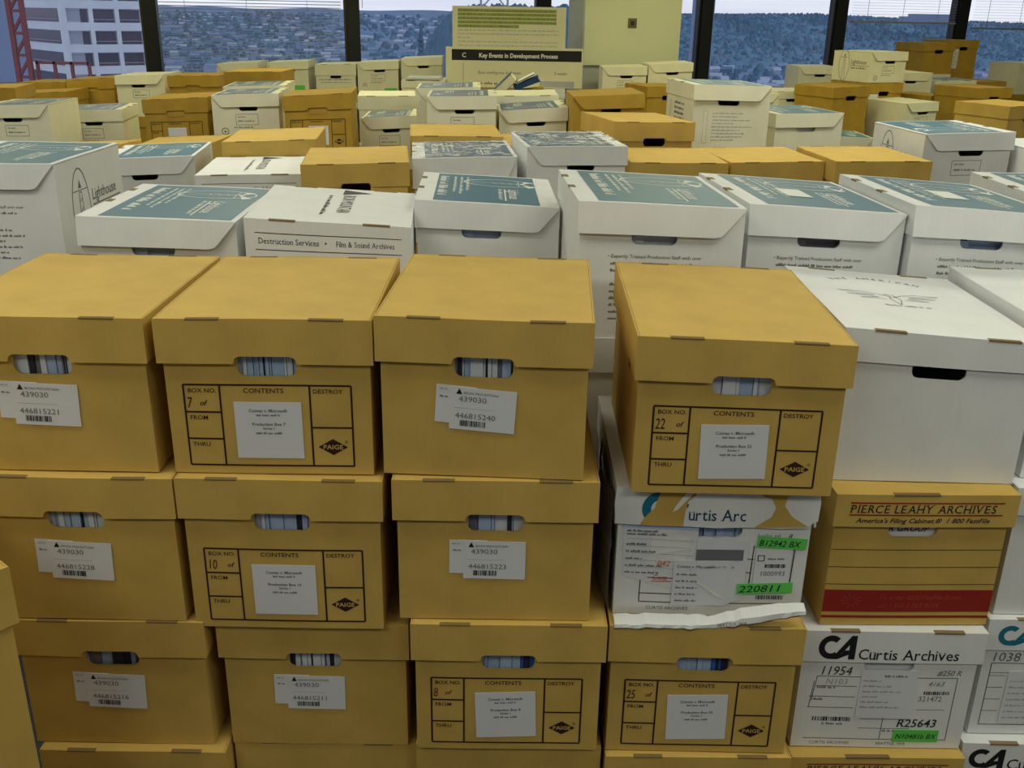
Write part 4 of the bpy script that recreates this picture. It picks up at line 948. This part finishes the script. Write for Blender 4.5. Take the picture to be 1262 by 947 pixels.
    s.box(-0.060, 0.030, 0.020, 0.105, 0, 0.0006, 'paper', M); T = M @ Matrix.Translation((0, 0, 0.0010))
    s.text('Comes v. Microsoft', -0.055, 0.092, 0.0075, 'fdark', T); [s.words(-0.055, -0.02, 0.078-0.0125*i, 0.004, 'grey', T, i) for i in range(5)]
    s.text('042', -0.088, 0.094, 0.014, 'rpen', T @ Matrix.Translation((0, 0, 0)), shear=0.2); s.text('Corp', -0.094, 0.068, 0.014, 'rpen', T, shear=0.3, sx=0.8); s.line(-0.095, 0.065, -0.062, 0.066, 0.0014, 'rpen', T)
    s.poly([(-0.03, 0.070), (-0.024, 0.072), (0.02, 0.040), (0.028, 0.032), (0.012, 0.040)], 'pw', T)
    s.build('paper_label', e, df)
    s = MB(); M = FRONT(yb-0.0014)
    s.poly([(-0.026, zs-0.026), (0.020, zs-0.018), (0.058, zs-0.028), (0.056, 0.035), (0.03, 0.022), (0.028, 0.10), (-0.026, zs-0.095)], 'paper', M)
    s.quad(-0.026, 0.05, zs-0.062, zs-0.042, 'grey', M @ Matrix.Translation((0, 0, 0.0005))); s.words(-0.01, 0.04, zs-0.076, 0.004, 'lgrey', M @ Matrix.Translation((0, 0, 0.0005)), 4)
    s.build('paper_label', e, df)
    s = MB(); M = FRONT(yb-0.0012); s.box(0.070, 0.128, 0.058, zs-0.036, 0, 0.0006, 'sticker', M); T = M @ Matrix.Translation((0, 0, 0.0010))
    s.rect(0.074, 0.084, zs-0.062, zs-0.052, 0.0014, 'fdark', T); s.words(0.09, 0.12, zs-0.060, 0.004, 'grey', T, 3); s.bars(0.086, 0.120, zs-0.075, zs-0.068, 'black', T, 8)
    s.text('1000993', 0.079, zs-0.090, 0.0125, 'grey', T, sx=0.95); s.build('barcode_sticker', e, df)
    for (xx, zz, tt, ang, ww) in ((0.112, zs-0.030, 'B12942 BX', -3, 0.042), (0.093, 0.054, '220811', 2, 0.048)):
        s = MB(); M = FRONT(yb-0.0022) @ at2(xx, zz, ang); s.box(-ww, ww*0.88, -0.0095, 0.0105, 0, 0.0006, 'green', M)
        s.text(tt, -ww+0.002, -0.0055, 0.0155 if len(tt) > 7 else 0.018, 'pen', M @ Matrix.Translation((0, 0, 0.001)), shear=0.2, bold=0.008, sx=0.92 if len(tt) > 7 else 1.3); s.build('green_sticker', e, df)
    # crushed bottom edge: bent strip of board with a torn rim
    s = MB(); r2 = random.Random(3); n = 30; vs = []; fs = []; rim = []
    for i in range(n+1):
        u = i/n; xx = -0.153+0.305*u; rise = 0.0 if u < 0.48 else 0.030*((u-0.48)/0.52)**1.2
        z0 = -0.004+rise+r2.uniform(-1, 1)*0.0018; z1 = z0+0.011+(0.010*math.sin(PI*(u-0.48)/0.52) if u > 0.48 else 0)
        for (zz, yy) in ((z0, -0.0285+r2.uniform(-1, 1)*0.001), ((z0+z1)/2, -0.0275), (z1, -0.004 if u < 0.48 else -0.012)): vs.append((xx, yy, zz))
    for i in range(n):
        for j in range(2): a = i*3+j; fs.append((a, a+3, a+4, a+1))
    s.add(vs, fs, 'white')
    for i in range(n):
        a, b = vs[i*3], vs[i*3+3]; q = 0.0022+0.002*r2.random()
        s.add([a, b, (b[0], b[1]+0.001, b[2]-q), (a[0], a[1]+0.001, a[2]-q)], [(0, 3, 2, 1)], 'cutw')
    s.text('SEATTLE, WA', 0.0, 0.0, 0.0080, 'grey', FRONT(-0.0300) @ at2(0.012, 0.0015, 6))
    s.build('crushed_edge', e, lambda c2: Vector((c2.x, c2.y-d/2, c2.z)))
    # torn facing and clear wrap hanging down the left side
    s = MB(); vs = []; fs = []; n = 12
    for i in range(n+1):
        u = i/n
        for j in range(5):
            q = j/4; vs.append((-0.160-0.013*math.sin(PI*q)-0.004*r2.random(), 0.01+0.22*q, 0.005+(H-0.022)*u))
    for i in range(n):
        for j in range(4): a = i*5+j; fs.append((a, a+5, a+6, a+1))
    s.add(vs, fs, 'dusk'); s.build('torn_facing', e, lambda c2: Vector((c2.x, c2.y-d/2, c2.z)))
    aa = R(yaw); o = files((x-math.sin(aa)*0.0165, y+math.cos(aa)*0.0165, h-H+0.005), yaw, 0.25, zs+0.005, ['fblue', 'fwhite', 'fblue', 'fblue', 'fblue', 'fwhite']*6, 'light blue files in the handle hole of the torn white carton', 0)
torn_box()

# ---- second row: white cartons with blue tops
H1 = 'white cartons with blue printed tops'
hinge_box('A', 'white carton at the left edge with a lighthouse badge drawn on its side', 'R', 'blue', H1, 'expert', True, inner='paper', H=0.285)
hinge_box('B', 'white carton, blue top, between the badge carton and the Destruction Services box', 'R', 'blue', H1, None, inner='fblue')
white_box('Bl', 'white box printed Destruction Services and Film & Sound Archives, behind box 7', 0.115, art_bos, hole=False)
hinge_box('C', 'white carton with blue top and white tape strip, behind the middle column', 'R', 'blue', H1, None, inner='fblue', tape=True)
hinge_box('D', 'white carton with blue top behind the brown box numbered 22', 'R', 'blue', H1, 'expert', inner='paper')
hinge_box('E', 'white carton, blue top with a white paper patch, behind box 22 and the eagle box', 'R', 'blue', H1, 'expert', inner='fgrey', extra='paper')
hinge_box('Fx', 'white carton, blue-green top with paper patch, behind the eagle box', 'R', 'blue', H1, 'expert', inner='fblue', extra='paper')
hinge_box('F2', 'white carton with blue top cut off at the right edge, middle height', 'R', 'blue', H1, None)
# ---- third row
hinge_box('G', 'low white carton with bright blue top behind the lighthouse badge carton', 'L' if False else 'R', 'blue', H1, None)
P_ = 'plain brown boxes in the middle rows'
white_box('I3', 'smaller looking white box with triangle mark on the lid, left of a brown box', 0.115, art_bos, hole=False)
kraft_box('H', 'brown box directly behind the Destruction Services box', None, None, P_)
kraft_box('J', 'brown box behind the white box with the triangle mark', None, None, P_, hole='shut')
kraft_box('K1', 'brown box lid just behind the low blue topped carton, left one', None, None, P_, hole='shut')
kraft_box('K2', 'brown box lid between the low blue topped carton and the brown box to its right', None, None, P_, hole='shut')
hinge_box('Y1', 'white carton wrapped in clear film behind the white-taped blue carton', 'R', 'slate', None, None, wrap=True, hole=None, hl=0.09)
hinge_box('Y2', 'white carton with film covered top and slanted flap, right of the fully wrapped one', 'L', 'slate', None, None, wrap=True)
kraft_box('X1', 'brown box lid behind the fully film wrapped white carton', None, None, P_, hole='shut')
kraft_box('X2', 'brown box lid behind the film topped carton with slanted flap', None, None, P_, hole='shut')
kraft_box('Z1', 'brown box right of the film topped carton, left of three in a row', None, None, P_, hole='shut')
kraft_box('Z2', 'brown box in the middle of three in a row under the tall white carton', None, None, P_, hole='shut')
kraft_box('Z3', 'brown box, right of three in a row, left of the badge carton on the right', None, None, P_, hole='shut')
kraft_box('AA', 'brown box turned at an angle left of the tall white carton', None, None, P_)
hinge_box('BB', 'brown box with slanted flap behind the angled brown box', 'L', None, None, None, k='kraft2')
hinge_box('DD', 'white carton standing a level above its neighbours, blue top, dark handle hole', 'R', 'blue', H1, 'list')
hinge_box('FF', 'white carton with blue top right of the raised white carton', 'R', 'blue', H1, None, inner='paper')
white_box('EE', 'white box whose lid edge shows below the raised white carton', 0.05, None, hole=False)
hinge_box('HH', 'white carton with slanted flap and oval badge on its left side, right part', 'L', 'blue', H1, 'box', True)
hinge_box('II', 'white carton partly cut off at the right edge below the long brown box', 'L', None, None, None)
hinge_box('GG', 'low white carton with blue top between two white cartons, right of centre', 'R', 'blue', H1, None)
kraft_box('JJ', 'large brown box at the right edge seen from its long side', None, None, P_)
# ---- fourth row, left to right
hinge_box('L1', 'pale carton at the left edge behind the badge carton', 'R', 'slate', None, 'box')
hinge_box('L2', 'pale carton with slanted flap left of the brown form box far left', 'L', 'slate', None, 'ring')
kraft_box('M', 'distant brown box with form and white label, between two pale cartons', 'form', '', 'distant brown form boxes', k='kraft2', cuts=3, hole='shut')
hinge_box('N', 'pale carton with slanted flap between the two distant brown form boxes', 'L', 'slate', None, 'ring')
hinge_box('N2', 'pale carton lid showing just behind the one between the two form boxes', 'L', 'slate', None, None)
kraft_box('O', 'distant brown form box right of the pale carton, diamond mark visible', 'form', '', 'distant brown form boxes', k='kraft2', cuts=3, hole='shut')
white_box('P', 'white lidded box right of the distant brown form box', 0.075, None)
hinge_box('Q', 'small pale carton with slanted flap in front of the white lidded box', 'L', 'slate', None, 'ring')
hinge_box('W1', 'pale carton with grey print top just behind a similar one, centre', 'L', 'slate', None, None)
hinge_box('W2', 'pale carton with slanted flap and grey top, left of the leaning books', 'L', 'slate', None, 'box')
hinge_box('W3', 'pale carton with grey blue top below the leaning books', 'L', 'slate', None, None)
white_box('W3b', 'plain white box lid behind the carton below the leaning books', 0.05, None)
# ---- far rows
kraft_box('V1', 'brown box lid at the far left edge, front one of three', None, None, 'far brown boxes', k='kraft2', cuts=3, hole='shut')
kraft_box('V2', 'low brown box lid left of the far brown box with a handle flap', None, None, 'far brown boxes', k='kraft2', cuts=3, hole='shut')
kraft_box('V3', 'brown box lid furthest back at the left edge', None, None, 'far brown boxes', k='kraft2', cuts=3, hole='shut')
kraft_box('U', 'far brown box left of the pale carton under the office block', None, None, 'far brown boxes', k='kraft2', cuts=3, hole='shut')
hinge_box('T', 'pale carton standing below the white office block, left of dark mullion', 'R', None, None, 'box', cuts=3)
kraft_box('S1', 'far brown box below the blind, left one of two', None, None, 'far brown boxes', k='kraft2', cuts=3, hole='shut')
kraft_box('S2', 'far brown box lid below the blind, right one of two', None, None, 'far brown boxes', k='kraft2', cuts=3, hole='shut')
G2 = 'cartons lined up along the window'
hinge_box('R1', 'leftmost carton in the row along the window below the blind', 'L', None, G2, None, cuts=3)
hinge_box('R2', 'second carton of the window row with a green sticker, under the blind', 'L', None, G2, None, cuts=3, green=(0.03, 0.125, 0.035, 0.085))
white_box('R3', 'carton with full lid and printed line below its handle, window row', 0.085, art_lines, cuts=3, group=G2)
hinge_box('R4', 'window row carton with ring mark and green sticker, right of the mullion', 'L', None, G2, 'ring', cuts=3, green=(0.045, 0.145, 0.015, 0.065))
hinge_box('R5', 'carton at the right end of the window row, beside the poster boards', 'L', None, G2, None, cuts=3)
white_box('R6', 'white box with papers on its lid in front of the last window row carton', 0.05, None, cuts=3)
hinge_box('WA', 'pale carton below the column panel, left of two', 'L', None, None, 'box', cuts=3)
hinge_box('WB', 'pale carton with a green sticker below the column panel, right of two', 'L', None, None, None, cuts=3, green=(0.02, 0.15, 0.06, 0.13))
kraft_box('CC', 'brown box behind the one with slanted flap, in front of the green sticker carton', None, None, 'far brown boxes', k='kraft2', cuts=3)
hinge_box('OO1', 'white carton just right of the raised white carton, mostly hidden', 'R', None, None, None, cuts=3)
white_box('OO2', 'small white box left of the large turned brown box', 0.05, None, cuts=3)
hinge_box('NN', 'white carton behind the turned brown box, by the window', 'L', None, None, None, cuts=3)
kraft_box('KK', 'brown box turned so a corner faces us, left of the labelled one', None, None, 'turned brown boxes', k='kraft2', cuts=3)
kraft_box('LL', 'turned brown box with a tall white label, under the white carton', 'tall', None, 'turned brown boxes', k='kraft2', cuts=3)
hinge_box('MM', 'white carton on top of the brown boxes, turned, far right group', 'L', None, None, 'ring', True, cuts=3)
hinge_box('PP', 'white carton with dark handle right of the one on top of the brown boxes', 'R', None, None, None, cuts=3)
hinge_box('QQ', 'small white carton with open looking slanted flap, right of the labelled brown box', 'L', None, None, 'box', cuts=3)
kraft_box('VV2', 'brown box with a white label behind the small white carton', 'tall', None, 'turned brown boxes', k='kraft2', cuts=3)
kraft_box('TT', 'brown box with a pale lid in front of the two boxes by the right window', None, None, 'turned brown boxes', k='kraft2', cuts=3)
white_box('WW1', 'white box with grey printed lid below the two brown boxes at the window', 0.05, None, cuts=3, top='slate')
kraft_box('UU', 'brown box lid at the right edge below the white carton by the window', None, None, 'turned brown boxes', k='kraft2', cuts=3)
kraft_box('RRa', 'higher standing brown box against the right window, left of two', None, None, 'boxes against the right window', k='kraft2', cuts=3)
kraft_box('RRb', 'higher standing brown box with white labels against the window, beside the mullion', 'tall', None, 'boxes against the right window', k='kraft2', cuts=3)
hinge_box('SS', 'white carton by the rightmost window, its grey side showing', 'L', None, None, None, cuts=3)

# ---- boxes buried in the stacks (one shared mesh each for brown and white)
def plain_mesh(k):
    m = MB(); m.box(-0.153, 0.153, -0.189, 0.189, 0, 0.199, k); m.box(-0.159, 0.159, -0.195, 0.195, 0.19, 0.2565, k)
    o = m.build('archive_box'); me = o.data; bpy.data.objects.remove(o); return me
me_k, me_w = plain_mesh('kraft2'), plain_mesh('white')
GS = 'boxes buried lower in the stacks'
LOW = MB()
def pile(x, y, z, yaw, w, d, n=None):
    n = n or max(1, round(z/0.257)); hh = z/n; a = R(yaw)
    for i in range(n):
        if i < n-1:
            M = Matrix.Translation((x-math.sin(a)*d/2, y+math.cos(a)*d/2, i*hh)) @ Matrix.Rotation(a, 4, 'Z')
            kk = 'kraft2' if (i*7+int(x*13)) % 3 else 'white'
            LOW.box(-w/2+0.006, w/2-0.006, -d/2+0.006, d/2-0.006, 0, hh-0.06, kk, M); LOW.box(-w/2, w/2, -d/2, d/2, hh-0.066, hh-0.001, kk, M)
            continue
        o = bpy.data.objects.new('archive_box', me_k if (i*7+int(x*13)) % 3 else me_w); COL.objects.link(o)
        o.location = (x-math.sin(a)*d/2, y+math.cos(a)*d/2, i*hh); o.rotation_euler = (0, 0, a); o.scale = (w/0.318*0.995, d/0.39*0.995, (hh-0.0006)/0.2565)
        tag(o, 'archive box buried below the top boxes of a stack', 'box', GS)

# ---- poster boards on boxes in front of the column
BY = 7.62
pile(-0.18, BY-0.06, 1.19, 0, 0.318, 0.39); pile(0.20, BY-0.06, 1.19, 0, 0.318, 0.39)
def poster(name, x0, x1, z0, z1, y, label):
    e = empty(name, ((x0+x1)/2, y, z0)); w = (x1-x0)/2; h = z1-z0
    e.rotation_euler = (R(-2), 0, 0)
    MB().box(-w, w, 0, 0.006, 0, h, 'foam').build('board', e, bevel=0.001)
    return e, w, h
e, w, h = poster('poster_board', -0.535, 0.485, 1.195, 1.480, BY, '')
tag(e, 'lower poster board headed Key Events in Development Process on a dark band', 'poster')
m = MB(); M = FRONT(-0.0006)
m.quad(-w+0.045, w-0.01, h-0.095, h-0.018, 'black', M); T = M @ Matrix.Translation((0, 0, 0.0008))
m.text('C', -w+0.12, h-0.073, 0.045, 'pw', T, bold=0.02); m.text('Key Events in Development Process', 0.03, h-0.073, 0.043, 'pw', T, 'CENTER', bold=0.03, sx=0.93)
m.line(-w+0.13, 0.02, -w+0.13, h-0.11, 0.003, 'grey', M)
m.text('Basic intelligence document', -w+0.24, h-0.19, 0.032, 'grey', M, sx=0.9); m.text('2 weeks', w-0.21, h-0.19, 0.032, 'grey', M, sx=0.9)
m.words(-w+0.2, -w+0.5, h-0.265, 0.022, 'grey', M, 4); m.quad(w-0.32, w-0.06, h-0.28, h-0.235, 'lgrey', M)
m.build('heading_print', e)
e, w, h = poster('poster_board', -0.487, 0.352, 1.20, 1.763, BY+0.035, '')
tag(e, 'upper poster board covered in fine text, top lines highlighted yellow-green', 'poster')
m = MB(); M = FRONT(-0.0006)
for i in range(5):
    L = [1, 1, 1, 1, 0.62][i]; z = h-0.035-0.027*i
    m.quad(-w+0.04, -w+0.04+(2*w-0.11)*L, z-0.006, z+0.017, 'hil', M); m.words(-w+0.04, -w+0.04+(2*w-0.11)*L, z, 0.012, 'grey', M @ Matrix.Translation((0, 0, 0.0005)), i)
for i in range(5, 14): 
    if i == 7: m.words(-w+0.04, -w+0.13, h-0.035-0.027*i, 0.011, 'lgrey', M, i); continue
    m.words(-w+0.04, w-0.05, h-0.035-0.027*i, 0.011, 'lgrey', M, i)
m.build('text_print', e)

# ---- leaning books on a box lid in front of the boards
kb = (0.02, 5.62, 1.243)
kraft = MB()
P['BK'] = (0.03, 5.62, 1.243, 2, 0, 0.318, 0.39)
kraft_box('BK', 'brown box lid carrying the leaning books', None, None, None, k='kraft2', cuts=3)
for s_ in SUPPORT: pile(*s_)
def book(x, y, z, ln, th, dp, ang, cover, pages, label, yaw=0):
    e = empty('book', (x, y, z)); e.rotation_euler = (0, R(-ang), R(yaw))
    m = MB(); t = 0.003; m.box(0, ln, 0, dp, 0, t, cover); m.box(0, ln, 0, dp, th-t, th, cover); m.box(0, t, 0, dp, t, th-t, cover); m.build('cover', e, bevel=0.001)
    MB().box(t, ln-0.004, 0.004, dp-0.004, t, th-t, pages).build('pages', e)
    tag(e, label, 'book', 'books leaning on the brown lid')
bz = 1.2446
pa = 0
cxp, czp = -0.055, bz
for (off, ang, ln, th, dp, cv, pg, lb) in (
    (0.0, 0, 0.215, 0.020, 0.20, 'bkr', 'bkr', 'red-brown book lying flat at the bottom of the leaning books'),
    (0.075, 3, 0.135, 0.022, 0.17, 'bkt', 'bkt', 'teal book lying under the yellow one'),
    (0.002, 8, 0.130, 0.020, 0.16, 'bky', 'bky', 'yellow book in the middle of the leaning books'),
    (-0.03, 21, 0.150, 0.030, 0.16, 'bkb', 'bkb', 'dark blue book propped above the yellow one'),
    (0.02, 27, 0.115, 0.010, 0.15, 'pw', 'bkb', 'thin pale covered booklet on top of the blue book')):
    a = R(pa) if off or ang else 0.0
    cxp += off*math.cos(a); czp += off*math.sin(a)
    book(cxp, 5.66, czp+0.0006, ln, th, dp, ang, cv, pg, lb)
    cxp -= (th+0.001)*math.sin(R(ang)); czp += (th+0.001)*math.cos(R(ang)); pa = ang
book(-0.128, 5.64, bz, 0.175, 0.052, 0.20, 43, 'bkb', 'bkc', 'cream book leaning steeply on the left of the pile')
tag(LOW.build('archive_boxes_below'), 'lowest boxes of all the stacks, hidden under the visible ones', 'boxes', kind='stuff')
# papers on R6 lid
x, y, h = P['R6'][:3]
m = MB()
for i in range(5): m.box(-0.14+0.004*i, 0.13-0.003*i, 0.01, 0.29, 0.003*i, 0.003*i+0.0024, 'paper')
tag(m.build('paper_stack'), 'stack of white papers lying on the white box beside the poster boards', 'papers').location = (x, y, h+0.006)
